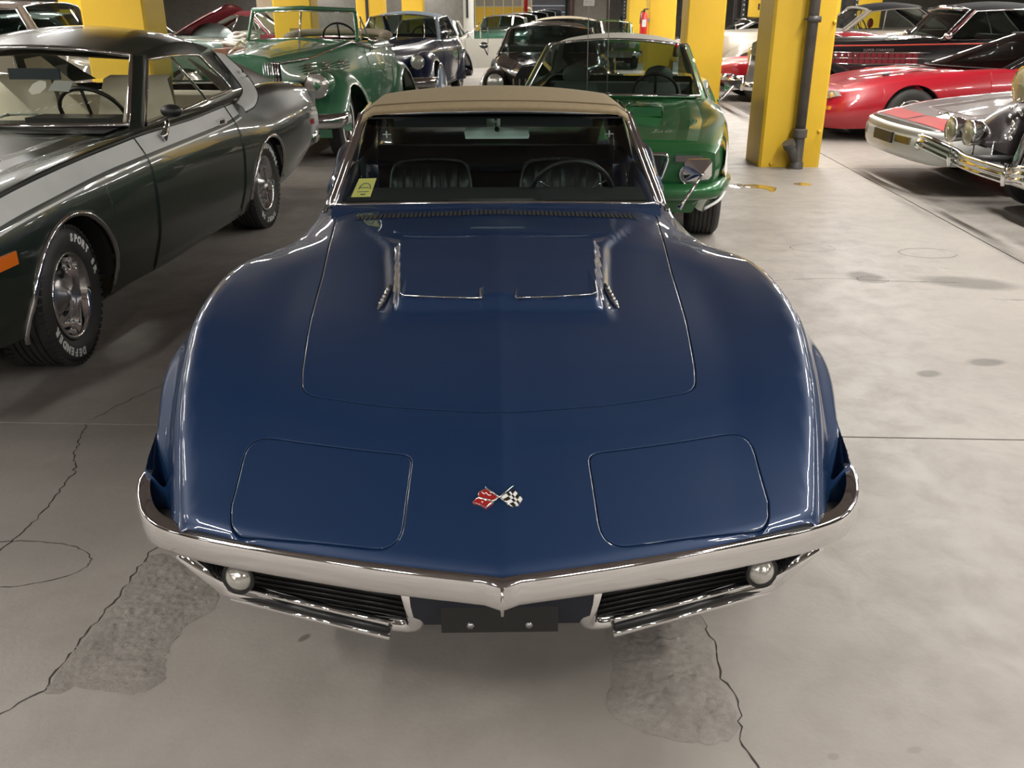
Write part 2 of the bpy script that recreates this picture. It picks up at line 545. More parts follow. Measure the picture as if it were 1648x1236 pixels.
# walls and ceiling
def wall(name, x0, x1, y0, y1, z0, z1, m=WALLM):
    return MB().box(x0, x1, y0, y1, z0, z1).build(name, m, None, False, kind='structure')
wall('wall_left', -20.2, -20, -10, 62.5, 0, CEIL)
wall('wall_right', 22, 22.2, -10, 62.5, 0, CEIL)
wall('wall_near', -20, 22, -10.2, -10, 0, CEIL)
wall('ceiling', -20, 22, -10, 62.5, CEIL, CEIL + 0.25, CEILM)
fw = MB()
fw.box(-20, 1.05, 62, 62.3, 0, CEIL).box(3.35, 22, 62, 62.3, 0, CEIL).box(1.05, 3.35, 62, 62.3, 2.9, CEIL)
fw.build('wall_far', WALLM, None, False, kind='structure')
# ceiling beams on the grid
for gx in xs[1:-1]:
    MB().box(-0.22, 0.22, -10, 61, 3.45, CEIL, Matrix.Translation((gx + 0.02, 0, 0)) ).build('ceiling_beam', CEILM, None, False, kind='structure').rotation_euler = (0, 0, GA)
for gy in ys[1:-1]:
    MB().box(-19, 21, -0.2, 0.2, 3.55, CEIL, Matrix.Translation((0, gy + 0.3, 0))).build('ceiling_beam', CEILM, None, False, kind='structure').rotation_euler = (0, 0, GA)

# fluorescent fixtures
LHOUS = mat('lamp_housing_white', (0.7, 0.7, 0.68), 0.5)
for (lx, ly) in LAMPS:
    t = thing('ceiling_lamp', 'long white fluorescent ceiling fixture hanging above the parked cars', 'lamp', (lx, ly, 3.38), 0, 'fluorescent fixtures under the ceiling')
    MB().box(-0.09, 0.09, -0.64, 0.64, 0.03, 0.09).build('housing', LHOUS, t, False)
    mb = MB()
    for yy in (0,):
        mb.tube([(0, yy, 0.085), (0, yy, CEIL - 3.38)], 0.008, 6)
    mb.build('hanger', STEEL, t)
    ld = bpy.data.lights.get('strip') or bpy.data.lights.new('strip', 'AREA')
    ld.shape = 'RECTANGLE'; ld.size = 0.09; ld.size_y = 1.2; ld.energy = LAMP_W; ld.color = (1.0, 0.965, 0.90)
    lo = bpy.data.objects.new('tube_light', ld); COL.objects.link(lo)
    lo.parent = t; lo.location = (0, 0, 0.02)

# yellow pillars on the grid
def pillar(X, Y, w=0.66, d=0.62, label='', parent=None):
    t = thing('pillar', label, 'pillar', (X + w / 2, Y + d / 2, 0), 0)
    b = 0.025
    o = MB()
    P = [(-w / 2 + b, -d / 2), (w / 2 - b, -d / 2), (w / 2, -d / 2 + b), (w / 2, d / 2 - b), (w / 2 - b, d / 2), (-w / 2 + b, d / 2), (-w / 2, d / 2 - b), (-w / 2, -d / 2 + b)]
    o.prism([(p[0], p[1], 0) for p in P], (0, 0, CEIL))
    o.build('shaft', YEL, t, False)
    return t
PT = {}
PT['r1'] = pillar(2.69, 10.05, label='nearest yellow concrete pillar, with the grey drain pipe down its face')
PT['l1'] = pillar(-4.43, 10.05, label='yellow pillar rising behind the roof of the dark green coupe')
PT['r2'] = pillar(3.02, 16.83, label='yellow pillar directly behind the bright green car with the pale roof')
PT['l2'] = pillar(-4.10, 16.80, label='yellow pillar seen through the windscreen of the pale green convertible')
PT['r3'] = pillar(3.30, 23.6, label='yellow pillar that the red fire extinguisher hangs on')
PT['l3'] = pillar(-3.75, 23.6, label='yellow pillar with a dark vertical strip behind the light blue car top')
PT['r4'] = pillar(3.62, 30.4, label='far yellow pillar between the dark rack and the fire extinguisher')
PT['l4'] = pillar(-3.42, 30.4, label='yellow pillar beside the grey wall over the cream car')
PT['rr4'] = pillar(10.8, 30.4, label='yellow pillar behind the windscreen of the beige convertible')
PT['ll3'] = pillar(-10.9, 23.6, label='yellow pillar half hidden behind the brown roof at the far wall')
MB().box(-0.10, -0.03, -0.325, -0.31, 0, CEIL).build('dark_strip', BLACK, PT['l3'], False)
# plate on pillar l2, bolts on near pillar
MB().box(-0.06, 0.13, -0.325, -0.31, 1.15, 1.28).build('plate', mat('dull_plate', (0.25, 0.18, 0.06), 0.6), PT['l2'], False)
for (x, z) in ((0.28, 0.36), (0.3, 1.45), (-0.2, 0.02)):
    mb = MB(); mb.sphere((x, -0.315, z + .02), 0.022, 8, 6); mb.build('bolt', YEL, PT['r1'])
mb = MB(); mb.sphere((-0.3, -0.31, 1.25), 0.025, 8, 6); mb.build('bolt', YEL, PT['l1'])
mb = MB(); mb.sphere((0.335, 0.2, 1.33), 0.025, 8, 6); mb.build('bolt', YEL, PT['l1'])

# drain pipe with wye fitting
PIPE = mat('cast_iron_pipe', (0.075, 0.068, 0.062), 0.5, 0.3, bump=(20, 0.4, 0.01), noise=(5, 0.2, (0.13, 0.12, 0.11)))
t = thing('drain_pipe', 'dark grey iron drain pipe with a side branch at the foot of the pillar', 'pipe', (3.07, 9.965, 0))
MB().tube([(0, 0, 0.30), (0, 0.0, CEIL)], 0.055, 16).build('pipe', PIPE, t)
MB().lathe([(0.055, 0.42), (0.078, 0.41), (0.078, 0.33), (0.06, 0.32), (0.062, 0.08), (0.075, 0.06), (0.075, 0.0), (0, 0)], 18, Matrix.Rotation(-PI / 2, 4, 'Y')).build('collar', PIPE, t, angle=40)
mb = MB(); mb.tube([(0.0, -0.01, 0.06), (-0.05, -0.03, 0.14), (-0.12, -0.06, 0.26)], [0.05, 0.05, 0.05], 14)
mb.tube([(-0.105, -0.055, 0.235), (-0.135, -0.068, 0.285)], 0.066, 14); mb.build('branch', PIPE, t, angle=40)
mb = MB(); mb.tube([(0.05, -0.0, 0.004), (-0.1, -0.05, 0.004)], 0.03, 10, flat=0.15); mb.build('floor_flange', STEEL, t)
mb = MB(); mb.tube([(-0.065, 0, 1.5), (-0.065, 0.07, 1.5)], 0.012, 6); mb.tube([(0.065, 0, 1.5), (0.065, 0.07, 1.5)], 0.012, 6); mb.box(-0.065, 0.065, -0.06, -0.05, 1.47, 1.53); mb.build('strap', PIPE, t)

# fire extinguisher on pillar r3
t = thing('fire_extinguisher', 'red fire extinguisher hanging on a yellow pillar', 'fire extinguisher', (3.17, 23.5, 1.0))
RED = mat('extinguisher_red', (0.6, 0.02, 0.015), 0.3, 0, 0.6)
MB().lathe([(0, 0), (0.085, 0.0), (0.09, 0.03), (0.09, 0.42), (0.06, 0.49), (0.03, 0.51)], 18, Matrix.Rotation(-PI / 2, 4, 'Y')).build('cylinder_tank', RED, t)
mb = MB(); mb.tube([(0, 0, 0.5), (0, 0, 0.57)], 0.025, 8); mb.box(-0.015, 0.1, -0.015, 0.015, 0.56, 0.585); mb.build('valve', BLACK, t)
MB().tube(cr([(0.02, -0.02, 0.55), (-0.08, -0.06, 0.5), (-0.1, -0.07, 0.25)], 5), 0.012, 6).build('hose', BLACK, t)
MB().box(-0.05, 0.05, -0.093, -0.088, 0.18, 0.34).build('tag', mat('paper_white', (0.75, 0.75, 0.72), 0.7), t, False)
MB().box(-0.03, 0.16, 0.08, 0.12, 0.3, 0.36).build('bracket', STEEL, t, False)

# overhead door at the far end, pier, pole, yellow panelled wall
t = mk('door_1', [(1.05, 62.05, 2.85), (3.35, 62.05, 2.85), (3.35, 62.1, 2.9), (1.05, 62.1, 2.9)], [(0, 1, 2, 3)], STEEL, None, False, kind='structure')
DOORM = mat('door_panel_grey', (0.42, 0.43, 0.47), 0.5)
for k in range(7):
    MB().box(1.06, 3.34, 62.05, 62.12, 0.22 + k * 0.375, 0.22 + k * 0.375 + 0.36).build('panel', DOORM, t, False)
MB().box(1.05, 3.35, 62.6, 62.7, 0.0, 0.6).build('daylight_gap', mat('outdoor_light', (1, 1, 1), 1, emit=(0.8, 0.9, 1.0), es=4.0), t, False)
for x in (0.9, 3.35):
    MB().box(x, x + 0.15, 61.8, 62, 0, 3.0).build('frame', mat('dark_door_frame', (0.05, 0.05, 0.055), 0.6), t, False)
wall('wall_pier', 3.0, 4.65, 48.0, 48.6, 0, CEIL)
MB().box(2.9, 3.02, 47.9, 48.6, 0, CEIL).build('trim_1', mat('rust_brown', (0.10, 0.05, 0.04), 0.7), None, False, kind='structure')
MB().box(4.65, 4.8, 47.9, 48.6, 0, CEIL).build('trim_2', MATS['rust_brown'], None, False, kind='structure')
t = thing('paper_notice', 'white sheet notice pinned on the far concrete pier', 'notice', (3.75, 47.95, 0))
MB().box(-0.27, 0.27, 0, 0.03, 1.68, 2.4).build('sheet', MATS['paper_white'], t, False)
mb = MB()
for k in range(7):
    mb.box(-0.2, 0.2 - 0.05 * (k % 3), -0.004, 0.0, 1.78 + k * 0.085, 1.80 + k * 0.085)
mb.build('printed_lines', mat('print_grey', (0.35, 0.37, 0.42), 0.7), t, False, kind='stuff')
MB().box(-19.9, -2.0, 45.0, 45.3, 0, CEIL).build('wall_partition', WALLM, None, False, kind='structure')
MB().box(12.6, 21.9, 42.0, 42.3, 0, CEIL).build('wall_partition', WALLM, None, False, kind='structure')
t = thing('steel_post', 'pale grey steel post by the open cream car door', 'post', (-1.16, 26.2, 0))
MB().lathe([(0.14, 0), (0.14, CEIL)], 16, Matrix.Rotation(-PI / 2, 4, 'Y')).build('shaft', mat('pale_post_paint', (0.5, 0.5, 0.47), 0.5), t)
MB().box(-0.06, 0.0, -0.16, -0.13, 1.35, 1.9).build('switch_box', BLACK, t, False)
t = thing('yellow_partition', 'yellow panelled partition with pale upright bars beside the far door', 'partition', (0, 0, 0))
x0 = -1.65
for k in range(6):
    MB().box(x0 + k * 0.42 + 0.03, x0 + k * 0.42 + 0.39, 44.0, 44.1, 0, 1.62).build('panel', YEL, t, False)
    MB().box(x0 + k * 0.42 + 0.03, x0 + k * 0.42 + 0.39, 44.02, 44.08, 1.66, 2.6).build('upper_panel', mat('dusty_glass_panel', (0.33, 0.31, 0.27), 0.3), t, False)
for k in range(7):
    MB().box(x0 + k * 0.42 - 0.03, x0 + k * 0.42 + 0.03, 43.95, 44.15, 0, 2.6).build('upright', mat('cream_upright', (0.65, 0.55, 0.3), 0.5), t, False)
MB().box(x0 - 0.03, x0 + 2.55, 43.98, 44.12, 1.62, 1.66).build('rail', MATS['cream_upright'], t, False)
t = thing('hose_reel_pipe', 'red vertical pipe on the yellow panelled partition', 'pipe', (0.62, 43.7, 0))
MB().tube([(0, 0, 1.25), (0, 0, CEIL)], 0.09, 8).build('pipe', RED, t)
MB().tube([(0.12 + 0.13 * math.cos(a), 0, 1.45 + 0.13 * math.sin(a)) for a in np.linspace(0, 2 * PI, 17)[:-1]], 0.04, 6, True, up=(0, 1, 0)).build('hose_coil', MATS['paper_white'], t)

# racks with yellow crates
RACK = mat('rack_black_steel', (0.015, 0.015, 0.018), 0.5)
def rack(X, Y, w, d, label, crates, z0=0.35, levels=(0.3, 1.25, 2.3)):
    t = thing('storage_rack', label, 'rack', (X, Y, 0))
    for x in (0, w / 2, w):
        for y in (0, d):
            mb = MB().box(x - 0.045, x + 0.045, y - 0.04, y + 0.04, 0, 3.2); mb.build('post', RACK, t, False)
        mb = MB()
        for k in range(24):
            mb.box(x - 0.02, x + 0.02, -0.05, -0.04, 0.1 + k * 0.13, 0.14 + k * 0.13)
        mb.build('post_slots', mat('slot_grey', (0.4, 0.42, 0.42), 0.5), t, False, kind='stuff')
    for z in levels:
        MB().box(0, w, -0.05, -0.01, z - 0.06, z + 0.06).build('beam', RACK, t, False)
        MB().box(0, w, d, d + 0.04, z - 0.06, z + 0.06).build('beam', RACK, t, False)
        MB().box(0, w, 0, d, z + 0.02, z + 0.05).build('shelf', RACK, t, False)
    for (x, cw, z, h, lab) in crates:
        c = thing('crate', lab, 'crate', (X + x, Y + 0.1, z + .055))
        MB().box(0, cw, 0, d * .8, 0, h).build('box', YEL, c, False)
        MB().box(cw * .4, cw * .6, -0.01, 0, h * .35, h * .65).build('hand_hole', BLACK, c, False)
rack(4.35, 38.0, 2.4, 1.0, 'black storage rack with yellow crates behind the small green car', [
    (0.15, 0.22, 0.35, 0.8, 'narrow yellow crate at the end of the far rack'), (0.5, 0.3, 0.35, 0.8, 'yellow crate second from the end of the far rack'),
    (0.95, 0.28, 0.35, 0.8, 'yellow crate in the middle of the far rack'), (1.6, 0.45, 0.35, 0.8, 'wide yellow crate next to the far yellow pillar')])
rack(6.6, 28.0, 3.2, 1.0, 'black storage rack with yellow crates behind the white coupe', [
    (0.35, 0.22, 1.3, 0.55, 'slim yellow crate on the rack above the white coupe'), (1.05, 0.5, 1.3, 0.6, 'square yellow crate with a dark opening above the white coupe'),
    (2.3, 0.5, 1.3, 0.5, 'yellow crate at the far end of the rack over the white coupe')])
# ================================================================ shared wheel builder
def wheel(parent, x, y, r=0.33, w=0.2, side=1, style='rally', z=None, whitewall=0, steer=0.0, rim_r=None, letters=None, tread=True, detail=1):
    """wheel whose outer face looks along +x*side"""
    z = r if z is None else z
    t = bpy.data.objects.new('wheel', None); COL.objects.link(t); t.parent = parent
    t.location = (x, y, z); t.rotation_euler = (0, 0, steer + (0 if side > 0 else PI))
    rr = rim_r or r * 0.6
    h = w / 2
    seg = 64 if detail else 28
    prof = [(rr, h * 0.72), (rr + 0.012, h * 0.86), (rr + (r - rr) * .35, h * 1.0), (r - (r - rr) * .3, h * 1.0), (r - 0.018, h * .9), (r - 0.004, h * .78)]
    ng = 6
    if tread:
        for k in range(ng):
            a = h * .74 - k * (h * 1.48 / ng); s = h * 1.48 / ng
            prof += [(r, a), (r, a - s * .72), (r - 0.009, a - s * .78), (r - 0.009, a - s * .94)]
    prof += [(r - 0.004, -h * .78), (r - 0.018, -h * .9), (r - (r - rr) * .3, -h), (rr, -h * .8), (rr - 0.02, -h * .6)]
    MB().lathe(prof, seg).build('tyre', RUBBER, t, angle=35)
    if tread and detail > 1:
        mb = MB()
        for k in range(56):                       # shoulder lugs
            a = 2 * PI * k / 56
            for sgn in (1, -1):
                M = Matrix.Rotation(a, 4, 'X')
                mb.box(min(sgn * h * .62, sgn * h * .95), max(sgn * h * .62, sgn * h * .95), -0.011, 0.011, r - 0.016, r + 0.001, M)
        mb.build('tread_blocks', RUBBER, t, False, kind='stuff')
    if whitewall:
        MB().lathe([(rr + 0.012, h * 1.0), (rr + 0.014, h * 1.03), (rr + whitewall, h * 1.03), (rr + whitewall + .004, h)], seg).build('whitewall', WHITE, t)
    if style == 'rally':                          # deep steel rim, rally centre, cone cap
        MB().lathe([(rr + 0.004, h * .80), (rr + 0.006, h * .92), (rr - 0.006, h * .93), (rr - 0.016, h * .80), (rr - 0.024, h * .4), (rr - 0.035, h * 0.05), (rr - 0.055, -h * .05)], seg).build('trim_ring', CHROME, t)
        MB().lathe([(rr - 0.055, -h * .05), (rr - 0.075, h * .10), (rr * .52, h * .22), (rr * .46, h * .18), (0, h * .18)], seg).build('rim', STEEL, t)
        MB().lathe([(rr * .44, h * .18), (rr * .43, h * .36), (rr * .36, h * .46), (rr * .22, h * .52), (rr * .15, h * .75), (0, h * .82)], 32).build('centre_cap', SATIN, t)
        mb = MB()
        for k in range(5):
            M = Matrix.Rotation(2 * PI * k / 5 + .3, 4, 'X') @ Matrix.Translation((h * .155, 0, rr * .66))
            mb.lathe([(0, 0.016), (0.024, 0.012), (0.03, -0.004)], 12, M)
        mb.build('rim_slots', BLACK, t, kind='stuff')
    elif style == 'wire':
        MB().lathe([(rr, h * .75), (rr + .004, h * .9), (rr - .01, h * .9), (rr - .03, h * .3), (rr - .03, -h * .4)], seg).build('rim', CHROME, t)
        mb = MB()
        for k in range(28):
            a = 2 * PI * k / 28; b = a + (0.35 if k % 2 else -0.35)
            mb.tube([(h * .55, .05 * math.cos(a), .05 * math.sin(a)), (0, (rr - .03) * math.cos(b), (rr - .03) * math.sin(b))], 0.004, 5)
        mb.build('spokes', CHROME, t, kind='stuff')
        MB().lathe([(0.06, h * .5), (0.055, h * .8), (0.03, h * .95), (0, h)], 16).build('hub_cap', CHROME, t)
    else:                                         # disc with hub cap
        MB().lathe([(rr, h * .75), (rr + .004, h * .9), (rr - .012, h * .92), (rr - .03, h * .5), (rr * .6, h * .45), (0, h * .45)], seg).build('rim', style if not isinstance(style, str) else STEEL, t)
        MB().lathe([(rr * .58, h * .45), (rr * .55, h * .7), (rr * .3, h * .9), (0, h * .95)], 32).build('hub_cap', CHROME, t)
    if letters:
        mb = MB()
        for (txt, a_mid, size, step) in letters:
            n = len(txt)
            for i, ch in enumerate(txt):
                if ch == ' ':
                    continue
                a = a_mid + (i - (n - 1) / 2) * step          # clockwise angle from top as seen from outside
                R0 = rr + (r - rr) * .52
                # local wheel frame: outside face is +X ; seen from +X, right-hand is +Y
                M = Matrix.Translation((h * 1.005, 0, 0)) @ Matrix.Rotation(-a, 4, 'X') @ Matrix.Translation((0, 0, R0)) @ Matrix(((0, 0, 1, 0), (1, 0, 0, 0), (0, 1, 0, 0), (0, 0, 0, 1)))
                add_text(mb, ch, size, M, 0.0015, offset=0.0022)
        mb.build('white_letters', WHITE, t, False)
    return t

def cap_pts(P, n):
    """resample a polyline to n points evenly by length"""
    P = np.array(P, float)
    d = np.r_[0, np.cumsum(np.linalg.norm(np.diff(P, axis=0), axis=1))]
    s = np.linspace(0, d[-1], n)
    return np.stack([np.interp(s, d, P[:, k]) for k in range(P.shape[1])], 1)

# ================================================================ BLUE SPORTS CAR
BLUE = paint('blue_metallic_paint', (0.0022, 0.0250, 0.088), 0.25, 0.45, 1.0, 0.012)
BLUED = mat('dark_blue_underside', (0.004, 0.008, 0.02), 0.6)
TAN = mat('tan_canvas', (0.36, 0.285, 0.17), 0.85, noise=(40, 0.2, (0.33, 0.255, 0.15)), bump=(400, 0.25, 0.001))
LEATHER = mat('black_leather', (0.012, 0.012, 0.014), 0.35, bump=(60, 0.2, 0.003))

blue = thing('sports_car', 'deep blue low-nosed sports car with tan canvas top and chrome V bumper', 'car', (-0.02, 1.55, 0), 0.02)

sT = np.array([0, .03, .08, .14, .2, .27, .34, .45, .6, .85, 1.1, 1.35, 1.6, 1.75, 1.9, 2.2])
cT = [.540, .558, .580, .607, .632, .660, .685, .718, .752, .789, .815, .835, .852, .861, .868, .880]
aT = [.541, .559, .581, .608, .633, .661, .686, .716, .747, .780, .803, .822, .840, .850, .860, .875]
vT = [.546, .564, .586, .614, .642, .672, .700, .731, .758, .783, .800, .814, .829, .840, .853, .870]
mT = [.554, .572, .596, .627, .660, .695, .725, .757, .783, .812, .826, .828, .820, .818, .826, .842]
kT = [.560, .579, .606, .645, .685, .720, .748, .780, .812, .843, .850, .838, .812, .800, .797, .802]
FK = np.array([0, .35, .7, .86, 1.0])
_s = np.linspace(0, 2.2, 441)
_cols = [pchip(sT, q) for q in (cT, aT, vT, mT, kT)]
_A = np.array([[c(s) for c in _cols] for s in _s])
_f = np.linspace(0, 1.0, 161)
TAB = np.array([[p for p in map(pchip(FK, row), _f)] for row in _A[::2]])
_s2 = _s[::2]
# light smoothing across f so that reflections run clean
for _ in range(10):
    TAB[:, 1:-1] = 0.25 * TAB[:, :-2] + 0.5 * TAB[:, 1:-1] + 0.25 * TAB[:, 2:]
for _ in range(6):
    TAB[1:-1] = 0.25 * TAB[:-2] + 0.5 * TAB[1:-1] + 0.25 * TAB[2:]
XCy = [0, .2, .28, .4, .54, .64, .85, 1.1, 1.3, 1.45, 1.6, 1.75, 1.9, 2.2]
XCx = [.705, .717, .736, .762, .788, .803, .833, .855, .864, .858, .832, .793, .768, .758]
_xc = pchip(XCy, XCx)
_xct = np.array([_xc(v) for v in np.linspace(0, 2.2, 441)])
for _ in range(8):
    _xct[1:-1] = .25 * _xct[:-2] + .5 * _xct[1:-1] + .25 * _xct[2:]
def xc(y):
    return np.interp(y, np.linspace(0, 2.2, 441), _xct)
def y0(x):
    x = np.abs(x)
    return .012 + .17 * x + .13 * x * x
def sstep(a, b, v):
    t = np.clip((v - a) / (b - a), 0, 1)
    return t * t * (3 - 2 * t)
def S_T(x, y):
    ax = np.abs(x)
    s = y - y0(ax) * (1 - sstep(.25, 1.0, y))
    f = np.clip(ax / xc(y), 0, 1)
    si = np.clip(s / 2.2 * (len(_s2) - 1), 0, len(_s2) - 1.001); fi = np.clip(f * 160, 0, 159.999)
    i = si.astype(int); j = fi.astype(int); u = si - i; v = fi - j
    z = (TAB[i, j] * (1 - u) * (1 - v) + TAB[i + 1, j] * u * (1 - v) + TAB[i, j + 1] * (1 - u) * v + TAB[i + 1, j + 1] * u * v)
    z = z + 0.006 * np.exp(-ax / 0.03) * sstep(.02, .3, y) * (1 - sstep(1.5, 1.9, y))       # centre ridge
    return z
def S_R(x, y):
    ax = np.abs(x)
    r = .040
    d = np.clip(xc(y) - ax, 0.0015, r)
    e = -r * .8 * (1 - np.sqrt(1 - ((r - d) / r) ** 2))
    rf = .022
    d2 = np.clip(y - y0(ax), 0.001, rf)
    e = e - rf * .7 * (1 - np.sqrt(1 - ((rf - d2) / rf) ** 2))
    # hood dome
    w = .292 + .05 * np.clip((y - .95) / .57, 0, 1)
    front = .90 + .2 * ax ** 1.0 * .3 + 0.02
    dome = .030 * (1 - sstep(w - .008, w + .009, ax)) * sstep(front, front + .05, y) * (1 - sstep(1.515, 1.54, y))
    wf = .325 + .065 * sstep(.95, 1.75, y) + .12 * sstep(1.5, 1.9, y)
    flank = .013 * (1 - sstep(wf - .02, wf + .02, ax)) * sstep(.86, .98, y) * (1 - sstep(1.66, 1.96, y))
    # two pockets with a lip at their front edge
    yl = .955 + .10 * (ax - .04)
    p = sstep(.045, .052, ax) * (1 - sstep(.275, .288, ax))
    pocket = -.009 * p * sstep(yl, yl + .006, y) * (1 - sstep(yl + .03, yl + .26, y))
    lip = .003 * p * sstep(yl - .05, yl - .002, y) * (1 - sstep(yl, yl + .006, y))
    return e + dome + flank + pocket + lip
def S(x, y):
    x = np.asarray(x, float); y = np.asarray(y, float)
    return S_T(x, y) + S_R(x, y)
def S_n(x, y):
    x = np.asarray(x, float); y = np.asarray(y, float)
    h = .012; q = .0015
    gx = (S_T(x + h, y) - S_T(x - h, y)) / (2 * h) + (S_R(x + q, y) - S_R(x - q, y)) / (2 * q)
    gy = (S_T(x, y + h) - S_T(x, y - h)) / (2 * h) + (S_R(x, y + q) - S_R(x, y - q)) / (2 * q)
    n = np.stack([-gx, -gy, np.ones_like(gx)], -1)
    return n / np.linalg.norm(n, axis=-1, keepdims=True)

def round_poly(pts, r, seg=6):
    """polygon with rounded corners; r per corner"""
    out = []; n = len(pts)
    for i in range(n):
        p = Vector(pts[i]); a = Vector(pts[i - 1]); b = Vector(pts[(i + 1) % n])
        rr = r[i] if isinstance(r, (list, tuple)) else r
        da = (a - p); db = (b - p)
        la, lb = da.length, db.length
        da.normalize(); db.normalize()
        ang = da.angle(db)
        if rr <= 0 or ang > 2.9:
            out.append(p); continue
        t = min(rr / math.tan(ang / 2), la * .48, lb * .48)
        p0 = p + da * t; p1 = p + db * t
        for k in range(seg + 1):
            u = k / seg
            out.append(p0.lerp(p, u).lerp(p.lerp(p1, u), u))
    return out
def densify(P, step=.02):
    out = []
    for i in range(len(P)):
        a, b = P[i - 1], P[i]
        n = max(1, int((b - a).length / step))
        out += [a.lerp(b, k / n) for k in range(n)]
    return out
def offset_poly(P, d):
    """positive d grows a counter-clockwise polygon"""
    out = []; n = len(P)
    for i in range(n):
        t = (P[(i + 1) % n] - P[i - 1]).normalized()
        out.append(P[i] + Vector((t.y, -t.x)) * d)
    return out
def area(P):
    return sum(P[i - 1].x * P[i].y - P[i].x * P[i - 1].y for i in range(len(P))) / 2

hoodR = [(0, .431), (.25, .474), (.490, .528), (.505, .62), (.534, .90), (.565, 1.30), (.638, 2.06), (0, 2.06)]
hood_poly = [(x, y) for x, y in hoodR[:-1]] + [(-x, y) for x, y in hoodR[:-1][::-1] if x > 0]
hood_r = [0, 0, .06, 0, 0, 0, .02, .02, 0, 0, 0, .06, 0]
hdR = [(.214, .078), (.588, .160), (.600, .22), (.594, .402), (.203, .315)]
hd_rad = [.05, .06, 0, .055, .03]
polys = {}
polys['hood'] = densify(round_poly(hood_poly, hood_r), .016)
polys['headlight_door'] = densify(round_poly(hdR, hd_rad), .012)
polys['headlight_door#2'] = [Vector((-p.x, p.y)) for p in polys['headlight_door']][::-1]
for k in polys:
    if area(polys[k]) < 0:
        polys[k] = polys[k][::-1]
# region outline of the whole top skin
YC = 2.12
outl = []
xe = 0.0
for k in range(61):                                            # front edge left to right
    x = -xc(.2) + 2 * xc(.2) * k / 60
    outl.append(Vector((x, float(y0(x)))))
for k in range(1, 101):
    y = outl[60].y + (YC - outl[60].y) * k / 100
    outl.append(Vector((float(xc(y)), y)))
for k in range(1, 40):
    outl.append(Vector((float(xc(YC)) * (1 - 2 * k / 40), YC)))
for k in range(100, 0, -1):
    y = outl[60].y + (YC - outl[60].y) * k / 100
    outl.append(Vector((-float(xc(y)), y)))
loops = [outl, offset_poly(outl, -.006), offset_poly(outl, -.014), offset_poly(outl, -.024)]
rings = {}
for k, P in polys.items():
    rings[k] = [offset_poly(P, .0055), offset_poly(P, .0022), offset_poly(P, -.0008), offset_poly(P, -.004)]
    loops += rings[k]
pts = []; edges = []
owner = {}
for li, L in enumerate(loops):
    b = len(pts)
    pts += L
    edges += [(b + i, b + (i + 1) % len(L)) for i in range(len(L))]
allp = np.array([(p.x, p.y) for p in pts])
def addgrid(x0, x1, ya, yb, s, ok):
    global pts
    for y in np.arange(ya, yb, s):
        xsn = np.arange(x0, x1, s)
        for x in xsn:
            if ok(x, y):
                if np.min(np.abs(allp[:, 0] - x) + np.abs(allp[:, 1] - y)) > s * .45:
                    pts.append(Vector((float(x), float(y))))
def inr(x, y):
    return y > y0(x) + .026 and abs(x) < xc(y) - .027 and y < YC - .01
def domez(x, y):
    return .84 < y < 2.0 and abs(x) < .56
addgrid(-.87, .87, .02, YC, .022, lambda x, y: inr(x, y) and not domez(x, y))
addgrid(-.56, .56, .84, 2.0, .0085, lambda x, y: domez(x, y) and (y < 1.62 and (y < 1.02 or .24 < abs(x) < .44 or 1.48 < y < 1.58)))
addgrid(-.56, .56, .84, 2.0, .02, lambda x, y: domez(x, y) and not (y < 1.62 and (y < 1.02 or .24 < abs(x) < .44 or 1.48 < y < 1.58)))
vo, eo, fo, *_ = geometry.delaunay_2d_cdt(pts, edges, [], 0, 1e-7)
VO = np.array([(v.x, v.y) for v in vo])
def inside_many(Q, P):
    P = np.array([(p.x, p.y) for p in P]); c = np.zeros(len(Q), bool)
    n = len(P)
    for i in range(n):
        a, b = P[i], P[i - 1]
        cond = (a[1] > Q[:, 1]) != (b[1] > Q[:, 1])
        xi = (b[0] - a[0]) * (Q[:, 1] - a[1]) / ((b[1] - a[1]) or 1e-12) + a[0]
        c ^= cond & (Q[:, 0] < xi)
    return c
FO = np.array([f for f in fo if len(f) == 3])
CEN = VO[FO].mean(axis=1)
inb = inside_many(CEN, outl)
Z = S(VO[:, 0], VO[:, 1]); NN = S_n(VO[:, 0], VO[:, 1])
V3 = np.column_stack([VO, Z])
region = np.zeros(len(FO), int)                     # 0 body, -1 gap, k panel
for q, k in enumerate(polys, 1):
    o_ = inside_many(CEN, rings[k][1]); i_ = inside_many(CEN, rings[k][2])
    region[o_] = -1; region[i_] = q
def tri_orient(f):
    a, b, c = VO[f[0]], VO[f[1]], VO[f[2]]
    return f if (b[0] - a[0]) * (c[1] - a[1]) - (b[1] - a[1]) * (c[0] - a[0]) > 0 else f[::-1]
